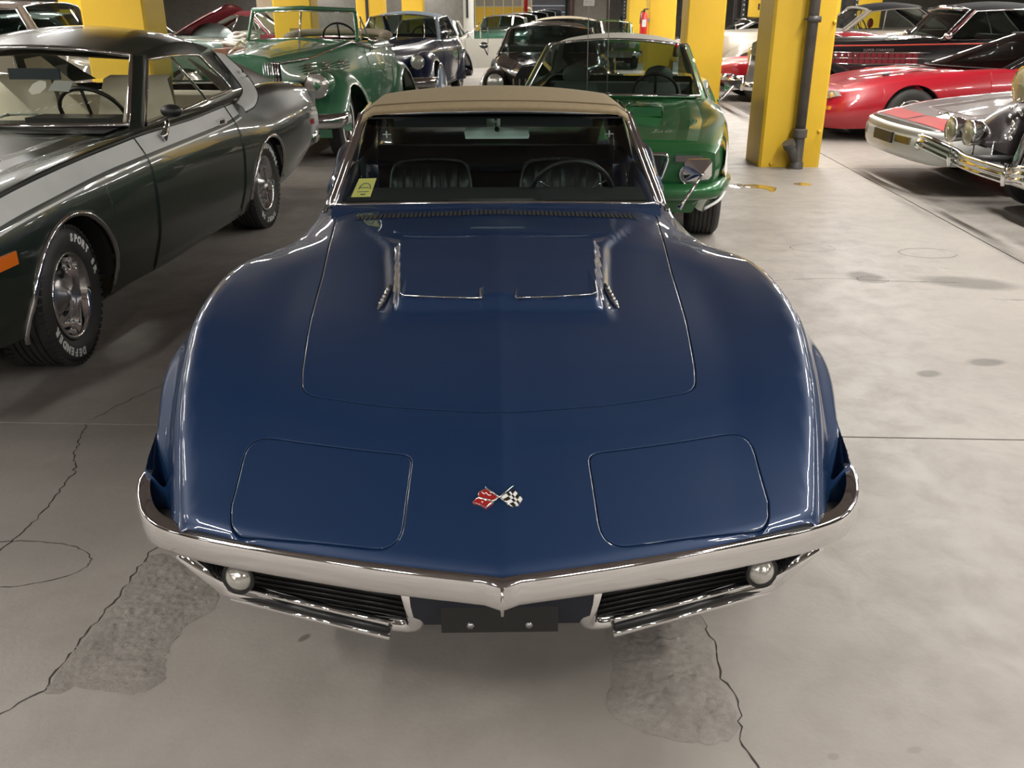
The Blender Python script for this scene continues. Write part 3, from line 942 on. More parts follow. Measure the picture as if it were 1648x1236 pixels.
def submesh(sel, name, m, wall=0.012, parent=blue, tilt=0.9):
    idx = {}; V = []; NV = []; Fc = []; LN = []
    for f in FO[sel]:
        f = tri_orient(f)
        ids = []
        for v in f:
            if v not in idx:
                idx[v] = len(V); V.append(V3[v]); NV.append(NN[v])
            ids.append(idx[v])
        Fc.append(ids)
    cnt = {}
    for f in Fc:
        for a, b in ((f[0], f[1]), (f[1], f[2]), (f[2], f[0])):
            cnt[(a, b)] = 1
    bd = [(a, b) for (a, b) in cnt if (b, a) not in cnt]
    NV = [np.array(n) for n in NV]
    acc = {}
    for a, b in bd:
        t = V[b] - V[a]; o = np.array([t[1], -t[0], 0]); l = np.linalg.norm(o)
        if l > 0:
            o /= l
            acc[a] = acc.get(a, 0) + o; acc[b] = acc.get(b, 0) + o
    for v, o in acc.items():
        if abs(V[v][1] - YC) < .002 or V[v][1] < y0(V[v][0]) + .002 or abs(V[v][0]) > xc(V[v][1]) - .002:
            continue
        n = NV[v] + o / (np.linalg.norm(o) + 1e-9) * tilt
        NV[v] = n / np.linalg.norm(n)
    LN = [NV[i] for f in Fc for i in f]
    base = {}
    for a, b in bd:
        if a in acc and abs(V[a][1] - YC) > .002 and V[a][1] > y0(V[a][0]) + .002 and abs(V[a][0]) < xc(V[a][1]) - .002:
            for v in (a, b):
                if v not in base:
                    base[v] = len(V); V.append(np.array(V[v]) - np.array([0, 0, wall])); NV.append(NV[v])
            Fc.append([b, a, base[a], base[b]])
            t = V[b] - V[a]; o = np.array([t[1], -t[0], 0]); o /= (np.linalg.norm(o) + 1e-9)
            LN += [o] * 4
    return mk(name, V, Fc, m, parent, True, LN)
body_top = submesh((region == 0) & inb, 'body', BLUE)
for q, k in enumerate(polys, 1):
    submesh(region == q, k.split('#')[0], BLUE)
# black strip low in the gaps, painted in for their shade
idx = {}; V = []; Fc = []
for f in FO[region == -1]:
    f = tri_orient(f); ids = []
    for v in f:
        if v not in idx:
            idx[v] = len(V); V.append(V3[v] - np.array([0, 0, .009]))
        ids.append(idx[v])
    Fc.append(ids)
mk('gap_shade', V, Fc, BLACK, blue, False)

# bodysides, from the crest down, with flared arches
KY = pchip([0, .2, .28, .4, .54, .64, .85, 1.1, 1.3, 1.45, 1.6, 1.75, 1.9, 2.12, 2.5, 2.9, 3.3, 3.7, 4.0, 4.2, 4.36],
           [0] * 21)
def crest(y):
    if y <= YC:
        x = float(xc(y)); return x, float(S(x, y))
    x = pchip([YC, 2.5, 2.9, 3.3, 3.7, 4.0, 4.2, 4.36], [float(xc(YC)), .765, .79, .83, .86, .855, .83, .75])(y)
    z = pchip([YC, 2.5, 2.9, 3.3, 3.7, 4.0, 4.2, 4.36], [float(S(xc(YC), YC)), .79, .815, .86, .895, .89, .85, .76])(y)
    return x, z
ARCH = [(1.03, .365), (3.52, .365)]
def arch_z(y, low):
    z = low
    for yc, R in ARCH:
        if abs(y - yc) < R:
            z = max(z, .325 + math.sqrt(R * R - (y - yc) ** 2))
    return z
def side_pts(y):
    cx, cz = crest(y)
    mx = pchip([.2, .35, .6, 1.03, 1.5, 1.9, 2.3, 3.0, 3.5, 4.0, 4.25, 4.36], [.745, .836, .876, .885, .872, .85, .845, .855, .885, .885, .83, .74])(y)
    fl = math.exp(-((y - .95) / .32) ** 4) * .042 + math.exp(-((y - 3.5) / .34) ** 4) * .03
    lo = pchip([.2, .27, .36, .44, .66, 1.385, 1.40, 4.0, 4.36], [.545, .535, .50, .43, .42, .42, .19, .2, .36])(y)
    tuck = .06 * (1 - float(sstep(.45, .68, y)))
    C = [(cx - .002, cz + .001), (cx + .012, cz - .014), (cx + .024, cz - .045), (cx * .6 + mx * .4 + .004 + fl * .4, cz - .095 + fl * .6), (mx + fl - .004, min(.70, cz - .14) + fl * .3), (mx + fl * .6, .60), (mx, .48), (mx - .02 - tuck * .6, .33), (mx - .07 - tuck, lo)]
    P = np.array(cr(C, 8))
    az = arch_z(y, lo)
    az = max(az, lo)
    k = np.where(P[:, 1] < az)[0]
    if len(k):
        P = P[:max(k[0], 4)]
        e = P[-1].copy(); e[1] = min(az, e[1]); P = np.vstack([P, e])
    return cap_pts(P, 40)
ysd = sorted(set(list(np.linspace(.2, .66, 24)) + list(np.linspace(1.4, 3.15, 60)) + list(np.linspace(3.9, 4.36, 24)) +
     [yc + R * math.cos(a) for yc, R in ARCH for a in np.linspace(0, PI, 41)] + [yc + s * (R + .002) for yc, R in ARCH for s in (1, -1)]))
for sg in (1, -1):
    P = [[(sg * x, y, z) for x, z in side_pts(y)] for y in ysd]
    iy = lambda v: int(np.argmin(np.abs(np.array(ysd) - v)))
    i1, i2 = iy(1.80), iy(3.02)
    shell(P, lambda i, j: ('door' if i1 <= i < i2 and j < 34 else None), 'body_side', {'*': BLUE}, blue,
          grooves_i=[(i1, 0, 34), (i2, 0, 34)], grooves_j=[(34, i1, i2)], depth=.01, flip=(sg < 0))
    low = [r[-1] for r, y in zip(P, ysd) if y < .66]
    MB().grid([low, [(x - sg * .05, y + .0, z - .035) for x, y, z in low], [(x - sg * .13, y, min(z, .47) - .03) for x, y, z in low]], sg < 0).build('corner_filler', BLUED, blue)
    for yc, R in ARCH:                                         # dark inner wheel housings
        MB().lathe([(R - .004, 0), (R - .004, -.26), (.1, -.27)], 24, Matrix.Translation((sg * .86 if sg > 0 else -.60 + 0, yc, .325)) , 0, PI).build('wheel_well', DARK, blue)
# nose return under the front lip, behind the bumper
rows = []
for k in range(61):
    x = -.74 + 1.48 * k / 60
    y = float(y0(x)); z = float(S(x, y + .001))
    rows.append([(x, y + .002, z), (x, y + .001, z - .012), (x, y + .02, z - .03), (x, y + .04, z - .06), (x * .98, y + .12, .47), (x * .97, y + .26, .45)])
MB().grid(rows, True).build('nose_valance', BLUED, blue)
# rear deck and floor pan
rows = []
for y in np.linspace(3.30, 4.36, 14):
    cx, cz = crest(y)
    rows.append([(cx * f, y, cz - .05 * (1 - abs(f)) * (1 if y < 4.4 else .3)) for f in np.linspace(-1, 1, 15)])
MB().grid(rows, True).build('rear_deck', BLUE, blue)
MB().box(-.62, .62, .4, 4.4, .19, .30).build('floor_pan', DARK, blue, False)
rows = []
for sg in (-1, 1):
    rows = []
    for y in np.linspace(YC - .01, 3.32, 24):
        cx, cz = crest(y)
        rows.append([(sg * (cx - .001), y, cz), (sg * (cx - .05), y, cz + .012), (sg * (cx - .11), y, cz + .012), (sg * (cx - .13), y, cz - .12), (sg * (cx - .13), y, cz - .3)])
    MB().grid(rows, sg > 0).build('door_sill', BLUE if sg else BLUE, blue)

# chrome V bumper with a ridge in the middle
half = cr([(0, .0), (.27, .060), (.55, .142), (.70, .195), (.785, .245), (.832, .315), (.848, .40), (.845, .47)], 8)
def bumper_rows():
    rows = []
    n = len(half)
    for s in (-1, 1):
        seq = half[::-1] if s < 0 else half
        for q, (x, y) in enumerate(seq):
            if s > 0 and q == 0:
                continue
            i = n - 1 - q if s < 0 else q
            a = half[max(i - 1, 0)]; b = half[min(i + 1, n - 1)]
            tx, ty = b[0] - a[0], b[1] - a[1]; l = math.hypot(tx, ty)
            nx, ny = ty / l, -tx / l
            if i == 0: nx, ny = 0, -1
            u = i / (n - 1)
            tip = sstep(.78, 1.0, np.array(u)).item()
            hh = .0375 + .004 * u + .02 * sstep(.5, .85, np.array(u)).item() - .035 * tip
            zc = .502 + .004 * u + .03 * sstep(.6, .95, np.array(u)).item()
            th = 1 - .6 * tip
            sec = [(-.010, 1.0), (.010, .99), (.0205, .86), (.0235, .45), (.023, -.1), (.019, -.6), (.011, -.9), (.0, -1.0), (-.02, -.98)]
            if i == 0:
                sec = [(o + .012 if o > 0 else o, h) for o, h in sec]
            rows.append([(s * (x + nx * o * th), y + ny * o * th + .018 * (1 - tip), zc + hh * h - .006 * (1 - tip)) for o, h in sec])
    return rows
R_ = bumper_rows()
R2 = []
for r in R_:
    R2.append(cr(r, 4))
mk_b = MB().grid(R2).build('bumper', CHROME, blue)
MB().tube([(0, -.016, .526), (0, -.024, .495), (0, -.014, .459)], .0045, 8).build('bumper_ridge', CHROME, blue)

# lower grilles: chrome surround, black slats, round lamp
GRB = mat('grille_black', (0.01, 0.01, 0.011), 0.35)
for sg in (1, -1):
    fr = round_poly([(.205, .43), (.195, .27), (.30, .262), (.665, .295), (.745, .44)], [0, .035, .0, .05, .0], 6)
    path = []
    for p in fr[:]:
        u = (p.x - .2) / .54
        path.append((sg * p.x, .130 + u * .145 + (.44 - p.y) * .42, p.y + (.44 - p.y) * .06))
    MB().tube(path, .023, 12, flat=1.15, up=(0, 1, .2)).build('grille_surround', CHROME, blue)
    # lower twin-bead bar with black stripe
    mb = MB()
    b0 = Vector((sg * .262, .205, .274)); b1 = Vector((sg * .655, .318, .302))
    MB().tube([b0 + Vector((0, -.018, .018)), b1 + Vector((0, -.018, .018))], .0085, 8).build('chrome_bead', CHROME, blue)
    MB().tube([b0 + Vector((0, -.016, -.024)), b1 + Vector((0, -.016, -.020))], .0085, 8).build('chrome_bead', CHROME, blue)
    MB().tube([b0 + Vector((0, -.012, -.003)), b1 + Vector((0, -.012, -.002))], .017, 10, flat=.8).build('black_stripe', GRB, blue)
    mb = MB()
    for k in range(9):
        z = .285 + k * .0165
        xo = .665 + (z - .285) * .45
        u = (xo - .2) / .54
        mb.tube([(sg * .222, .165 + (.44 - z) * .2, z), (sg * xo, .165 + u * .155 + (.44 - z) * .2, z)], .0045, 6, flat=.6)
    for k, sl in enumerate(range(9)):
        pass
    mb.build('grille_slats', GRB, blue, kind='stuff')
    MB().add([(sg * .21, .20, .26), (sg * .69, .34, .28), (sg * .76, .36, .46), (sg * .21, .20, .46)], [(0, 1, 2, 3) if sg > 0 else (3, 2, 1, 0)]).build('grille_backing', DARK, blue, False)
    M = Matrix.Translation((sg * .608, .222, .395)) @ Matrix.Rotation(sg * .25, 4, 'Z') @ Matrix.Rotation(-PI / 2, 4, 'Z') @ Matrix.Rotation(-.15, 4, 'Y')
    lamp = MB().lathe([(0, .018), (.018, .014), (.032, .002), (.034, -.01)], 24, M).build('parking_lamp', LENS, blue)
    MB().lathe([(.034, .0), (.040, .002), (.041, -.006), (.034, -.02)], 24, M).build('lamp_rim', BLACK, lamp)
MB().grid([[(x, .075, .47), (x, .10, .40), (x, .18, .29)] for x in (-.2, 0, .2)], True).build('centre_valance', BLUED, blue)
MB().box(-.135, .125, .108, .12, .322, .43).build('plate_bracket', BLACK, blue, False)
for x in (-.07, .06):
    MB().lathe([(0, .006), (.008, .004), (.009, 0)], 10, Matrix.Translation((x, .108, .342)) @ Matrix.Rotation(-PI / 2, 4, 'Z')).build('bolt', STEEL, blue)

# crossed-flag nose emblem
EM_C = (-.004, .178)
def on_nose(u, v, h=.004):
    """u across, v up the hood, metres from the emblem centre"""
    x = EM_C[0] + u; y = EM_C[1] + v
    return (x, y, float(S(x, y)) + h)
eR = mat('emblem_red', (0.32, 0.012, 0.014), 0.3, 0, 1.0)
eK = mat('emblem_black', (0.01, 0.01, 0.01), 0.3, 0, 1.0)
eW = mat('emblem_white', (0.75, 0.75, 0.72), 0.3, 0, 1.0)
em = MB().tube([on_nose(-.031, .030, .006), on_nose(.029, -.022, .006)], .0016, 6).tube([on_nose(.031, .030, .007), on_nose(-.029, -.022, .007)], .0016, 6).build('nose_emblem', CHROME, blue)
fl1 = [(-.030, .027), (-.040, .022), (-.046, .018), (-.045, .008), (-.042, .004), (-.020, -.006), (-.014, -.009), (-.013, -.004), (-.003, .001)]
fl2 = [(-.045, .007), (-.052, .002), (-.058, -.004), (-.040, -.012), (-.029, -.021), (-.013, -.011), (-.013, -.006)]
for k, fl in enumerate((fl1, fl2)):
    MB().prism([on_nose(u, v, .001) for u, v in fl], (0, 0, .0035)).build('red_flag', eR, em, False)
    P = [on_nose(u, v, .0048) for u, v in fl]
    MB().tube(P, .0011, 5, True).build('flag_edge', CHROME, em)
mb = MB()
add_text(mb, 'v', .012, Matrix.Translation(on_nose(-.037, -.006, .0052)) @ Matrix.Rotation(.25, 4, 'X'), .0003)
mb.tube([on_nose(-.038, .018, .0055), on_nose(-.033, .013, .0055), on_nose(-.029, .016, .0055), on_nose(-.024, .009, .0055), on_nose(-.018, .008, .0055)], .0012, 5)
mb.build('flag_marks', eW, em, False)
for kk, M_ in enumerate((eW, eK)):
    mb = MB()
    for a in range(4):
        for b in range(4):
            if (a + b) % 2 == kk:
                def fp(s, t):
                    return (.004 + s * .030 + t * .020 + .004 * math.sin(s * 5), .002 + s * .025 * (1 - t * .35) - t * .024 + s * t * .006 + .003 * math.sin(s * 6 + t))
                q = [fp(a / 4, b / 4), fp((a + 1) / 4, b / 4), fp((a + 1) / 4, (b + 1) / 4), fp(a / 4, (b + 1) / 4)]
                mb.prism([on_nose(u, v, .001) for u, v in q[::-1]], (0, 0, .0036))
    mb.build('checkered_flag', M_, em, False)

# dome side badges and cowl louvres
for sg in (-1, 1):
    def ond(x, y, h=.0):
        return (sg * x, y, float(S(x, y)) + h)
    P = [ond(.352, .985, .004), ond(.343, 1.03, .006), ond(.335, 1.10, .008), ond(.331, 1.16, .004)]
    b = MB().tube(P, [.003, .009, .010, .003], 8, flat=.5).build('dome_badge', CHROME, blue)
    mb = MB()
    for k in range(5):
        mb.sphere(ond(.347 - k * .003, 1.01 + k * .025, .012), .006, 8, 5)
    mb.build('badge_numerals', SATIN, b, kind='stuff')
    MB().tube([ond(.05, .953, .006), ond(.16, .964, .006), ond(.272, .976, .006), ond(.285, .99, .008), ond(.288, 1.06, .014)], .0022, 6).build('scoop_trim', CHROME, blue)
    MB().tube([ond(.05, .956, .006), ond(.05, .99, .003), ond(.05, 1.02, .003)], .0016, 6).build('scoop_trim', CHROME, blue)
mb = MB()
for k in range(64):
    x = -.535 + 1.07 * k / 63
    y = 1.955 + .02 * (1 - (x / .55) ** 2)
    z = float(S(x, y))
    mb.add([(x - .0055, y - .035, float(S(x, y - .035)) + .003), (x + .0055, y - .035, float(S(x, y - .035)) + .003), (x + .0055, y + .03, float(S(x, y + .03)) + .003), (x - .0055, y + .03, float(S(x, y + .03)) + .003)], [(0, 1, 2, 3)])
mb.build('cowl_louvres', DARK, blue, False, kind='stuff')
rows = []
for x in np.linspace(-.66, .66, 40):
    y = 2.085 + .02 * (abs(x) / .66) ** 2
    z = .886 - .012 * (x / .66) ** 2
    rows.append([(x, YC - .07, float(S(x, YC - .07)) + .001), (x, y, z), (x, y + .06, z - .02)])
MB().grid(rows, True).build('cowl_panel', BLUE, blue)

# windscreen, frame, top
def wsf(u, v):
    """u -1..1 across, v 0 base..1 header"""
    w = .640 + (.556 - .640) * v
    y = (2.105 + .40 * v) + (.012 + .03 * v) * u * u * 1.6 - .0
    z = .888 + (1.192 - .888) * v - (.010 + .012 * v) * u * u
    y += .02 * v * (1 - v)
    return (w * u, y, z)
rows = [[wsf(u, v) for u in np.linspace(-1, 1, 25)] for v in np.linspace(0, 1, 9)]
GLB = glass_mat('green_tinted_glass', (0.80, 0.92, 0.90), 0.12)
MB().grid(rows).build('windscreen', GLB, blue)
MB().tube([wsf(u, -.01) for u in np.linspace(-1.02, 1.02, 25)], .007, 8).build('windscreen_trim', CHROME, blue)
MB().tube([wsf(u, 1.02) for u in np.linspace(-1.03, 1.03, 25)], .013, 10, flat=1.0).build('windscreen_trim', CHROME, blue)
for sg in (-1, 1):
    P = [Vector(wsf(sg * 1.0, v)) for v in np.linspace(-.04, 1.02, 12)]
    MB().tube([p + Vector((sg * .010, .004, .004)) for p in P], .008, 8).build('pillar_trim', CHROME, blue)
    MB().tube([p + Vector((sg * .027, .020, .0)) for p in P], .014, 10).build('windscreen_pillar', CHROME, blue)
    MB().tube([p + Vector((sg * .044, .032, .004)) for p in P], .006, 6).build('pillar_trim', CHROME, blue)
    # side window with frame
    q0 = Vector((sg * .705, 2.20, .83)); q1 = Vector((sg * .60, 2.60, 1.165)); q2 = Vector((sg * .615, 3.12, 1.175)); q3 = Vector((sg * .72, 3.25, .87))
    MB().add([q0, q1, q2, q3], [(0, 1, 2, 3)]).build('side_window', GLASSD, blue, False)
    MB().tube([q0, q1, q2], .007, 6).build('window_trim', CHROME, blue)
    MB().tube([q0 + Vector((sg * .01, 0, 0)), q3 + Vector((sg * .01, 0, 0))], .008, 6).build('belt_trim', CHROME, blue)
TW = .578
rows = []
prof = [(2.455, 1.205, .0), (2.45, 1.222, .0), (2.47, 1.236, .002), (2.53, 1.243, .004), (2.60, 1.248, .006), (2.75, 1.256, .012), (2.95, 1.262, .018), (3.2, 1.25, .022), (3.4, 1.205, .02), (3.6, 1.10, .015), (3.72, 1.02, .015), (3.84, .94, .02), (3.92, .87, .03)]
for (y, z, bow) in prof:
    r = []
    n = 25
    for k in range(n):
        u = -1 + 2 * k / (n - 1)
        a = abs(u)
        x = (TW + bow * .4) * math.copysign(1 - (1 - a) ** 1.0, u)
        dz = -(.030 + bow) * a ** 2.2 - (.028 * max(0, (a - .9) / .1) ** 2)
        yy = y + .085 * a ** 2.6
        r.append((x, yy, z + dz))
    # side drop
    for s, lst in ((-1, 0), (1, 1)):
        e = r[0] if s < 0 else r[-1]
        pt = (e[0] + s * .012, e[1] + .01, e[2] - .035)
        r = [pt] + r if s < 0 else r + [pt]
    rows.append(r)
R3 = [list(c) for c in zip(*[cr(list(c), 4) for c in zip(*rows)])]
mbt = MB().grid(R3, True)
mbt.F = [f for f in mbt.F if not (3.64 < sum(mbt.V[i][1] for i in f) / 4 < 3.82 and abs(sum(mbt.V[i][0] for i in f) / 4) < .50)]
mbt.build('canvas_top', TAN, blue)
for dz, yy in ((.004, 2.50),):
    MB().tube([(u * TW * .99, yy + .085 * abs(u) ** 2.6, 1.241 - .030 * abs(u) ** 2.2 - .028 * max(0, (abs(u) - .9) / .1) ** 2) for u in np.linspace(-.99, .99, 31)], .0042, 6).build('top_welt', mat('tan_piping', (0.16, 0.12, 0.07), 0.8), blue)
for sg in (-1, 1):
    MB().add([(sg * .565, 2.52, 1.165), (sg * .575, 3.42, 1.16), (sg * .62, 3.80, .99), (sg * .68, 3.9, .86), (sg * .60, 3.14, .86), (sg * .575, 3.05, 1.1)], [(0, 1, 2, 3, 4, 5)]).build('top_lining', mat('black_headliner', (0.008, 0.008, 0.009), 0.8), blue, False)
    MB().add([(sg * .585, 3.05, 1.19), (sg * .60, 3.45, 1.16), (sg * .66, 3.85, .98), (sg * .70, 3.95, .87), (sg * .72, 3.28, .87), (sg * .63, 3.1, 1.1)], [(0, 1, 2, 3, 4, 5)]).build('top_quarter', TAN, blue, False)
HL = mat('black_headliner', (0.008, 0.008, 0.009), 0.8)
MB().box(-.55, .55, 2.52, 3.42, 1.165, 1.172).build('headliner', HL, blue, False)
MB().add([(-.52, 3.62, 1.075), (.52, 3.62, 1.075), (.52, 3.84, .93), (-.52, 3.84, .93)], [(0, 1, 2, 3)]).build('rear_window', mat('glare_white_vinyl', (.9, .92, .9), .25, 0, .3, alpha=.5), blue, False)  # white mixed into the vinyl imitates reflections brightening the pane
MB().box(-.63, .63, 3.40, 3.46, .3, .93).build('rear_bulkhead', HL, blue, False)
MB().box(-.63, .63, 2.25, 2.55, .70, .865).build('dashboard', HL, blue, False)
mb = MB(); mb.box(-.2, .2, 2.16, 2.25, .868, .872); mb.build('defroster_slot', BLACK, blue, False)
for x in (-.32, .32):
    s = bpy.data.objects.new('seat', None); COL.objects.link(s); s.parent = blue; s.location = (x, 2.95, 0)
    rows = []
    for v in np.linspace(0, 1, 9):
        w = .225 - .05 * v ** 3; z = .42 + .50 * v; yy = .02 + .12 * v
        rows.append([(w * u, yy - .03 * (abs(u) ** 3) - .05 * (1 if v < 1 else 0) - .008 * (1 - abs(math.sin(u * 9))), z - (.05 * abs(u) ** 3 if v > .9 else 0)) for u in np.linspace(-1, 1, 33)])
    rows.append([(.17 * u, .19, .885) for u in np.linspace(-1, 1, 33)])
    rows.append([(.17 * u, .17, .42) for u in np.linspace(-1, 1, 33)])
    MB().grid(rows).build('backrest', LEATHER, s)
    MB().box(-.22, .22, -.42, .02, .32, .44).build('cushion', LEATHER, s, False)
    mb = MB()
    for k in range(-3, 4):
        mb.tube([(k * .045, -.035, .62), (k * .043, .055, .87)], .004, 5)
    mb.build('seat_ribs', mat('leather_sheen', (0.03, 0.03, 0.034), 0.3), s, kind='stuff')
    for sx in (-1, 1):
        MB().tube(cr([(sx * .205, -.05, .55), (sx * .20, .01, .78), (sx * .175, .055, .89), (sx * .10, .075, .912), (0, .08, .917)], 5), .007, 6).build('piping', MATS['leather_sheen'], s)
# steering wheel
M = Matrix.Translation((.34, 2.56, .82)) @ Matrix.Rotation(-1.15, 4, 'X')
sw = MB().tube([M @ Vector((.185 * math.cos(a), .185 * math.sin(a), 0)) for a in np.linspace(0, 2 * PI, 41)[:-1]], .012, 8, True).build('steering_wheel', BLACK, blue)
mb = MB()
for a in (PI / 2, PI * 7 / 6, -PI / 6):
    mb.tube([M @ Vector((0, 0, -.02)), M @ Vector((.175 * math.cos(a), .175 * math.sin(a), 0))], .010, 6, flat=.3)
mb.build('spokes', CHROME, sw)
mb = MB()
for k in range(40):
    a = 2 * PI * k / 40
    mb.sphere(M @ Vector((.185 * math.cos(a), .185 * math.sin(a), .007)), .010, 6, 4)
mb.build('wheel_grips', LEATHER, sw, kind='stuff')
# interior mirror
mb = MB(); mb.prism([(-.135, 2.60, 1.07), (.145, 2.60, 1.07), (.15, 2.60, 1.082), (.142, 2.605, 1.122), (-.132, 2.605, 1.122), (-.14, 2.60, 1.10)], (0, .015, 0))
im = mb.build('interior_mirror', mat('mirror_reflection_pale', (0.75, 0.85, 0.8), 0.25, 0.0, 1.0), blue, False)  # pale colour stands in for the bright reflection in the mirror
MB().tube([(.0, 2.58, 1.165), (.0, 2.595, 1.12)], .006, 6).build('stalk', CHROME, im)
MB().sphere((.005, 2.592, 1.112), .011, 10, 6).build('knob', BLACK, im)
for x in (-.24, .22):
    MB().box(x - .2, x + .2, 2.515, 2.53, 1.13, 1.165).build('sun_visor', HL, blue, False)
for x in (-.48, .5):
    mb = MB(); mb.box(x - .003, x + .003, 2.56, 2.565, 1.08, 1.11); mb.box(x - .018, x + .02, 2.56, 2.565, 1.093, 1.097); mb.build('top_latch', CHROME, blue, False)
# inspection sticker in the windscreen corner
def stk(u, v, d=.0):
    p = Vector(wsf(-.93 + u * .125, .065 + v * .2)); return p + Vector((0, -.002 - d, .001))
st = MB().add([stk(0, 0), stk(1, 0), stk(1.06, 1), stk(.12, 1)], [(0, 1, 2, 3)]).build('sticker', mat('sticker_yellow_green', (0.42, 0.44, 0.12), 0.5), blue, False)
mb = MB()
mb.tube([stk(.28 + .3 * (1 - math.cos(a)) , .42 + .32 * math.sin(a), .001) for a in np.linspace(0, PI, 10)], .0022, 5)
for k in range(4):
    mb.tube([stk(.34 + .12 * k, .5, .001), stk(.40 + .12 * k, .5, .001)], .003, 5)
mb.tube([stk(.25, .28, .001), stk(.85, .28, .001)], .0016, 5); mb.tube([stk(.45, .14, .001), stk(.7, .14, .001)], .003, 5)
mb.build('sticker_print', mat('sticker_ink', (0.05, 0.10, 0.08), 0.5), st, False, kind='stuff')
# door mirror on a long stalk
mm = bpy.data.objects.new('door_mirror', None); COL.objects.link(mm); mm.parent = blue
mm.location = (.865, 2.37, .965)
MB().prism([(x, .012, z) for x, z in ((-.062, -.02), (-.048, -.048), (.05, -.040), (.062, -.025), (.06, .035), (.05, .047), (-.045, .045), (-.058, .03))], (0, .012, 0)).build('housing', CHROME, mm, False)
o = [(-.062, -.02), (-.048, -.048), (.05, -.040), (.062, -.025), (.06, .035), (.05, .047), (-.045, .045), (-.058, .03)]
MB().add([(x, .012, z) for x, z in o] + [(.012, -.028, -.012)], [(i, (i + 1) % 8, 8) for i in range(8)]).build('mirror_cone', CHROME, mm, False)
MB().tube([(.012, -.026, -.015), (-.06, -.05, -.115), (-.085, -.06, -.15)], [.007, .006, .012], 8).build('stalk', CHROME, mm)
MB().sphere((.012, -.03, -.012), .012, 10, 6).build('swivel', CHROME, mm)
MB().tube([(.80, 3.1, .78), (.81, 3.2, .79)], .012, 6).build('door_handle', CHROME, blue)
MB().tube([(.55, 4.1, .9), (.545, 4.11, 1.62), (.55, 4.12, 2.0)], [.003, .002, .0015], 5).build('antenna', STEEL, blue)
for (x, s) in ((.755, 1), (-.755, -1)):
    for y in (1.03, 3.52):
        wheel(blue, x, y, .33, .2, s)
for sg in (-1, 1):
    for k in range(4):
        pass
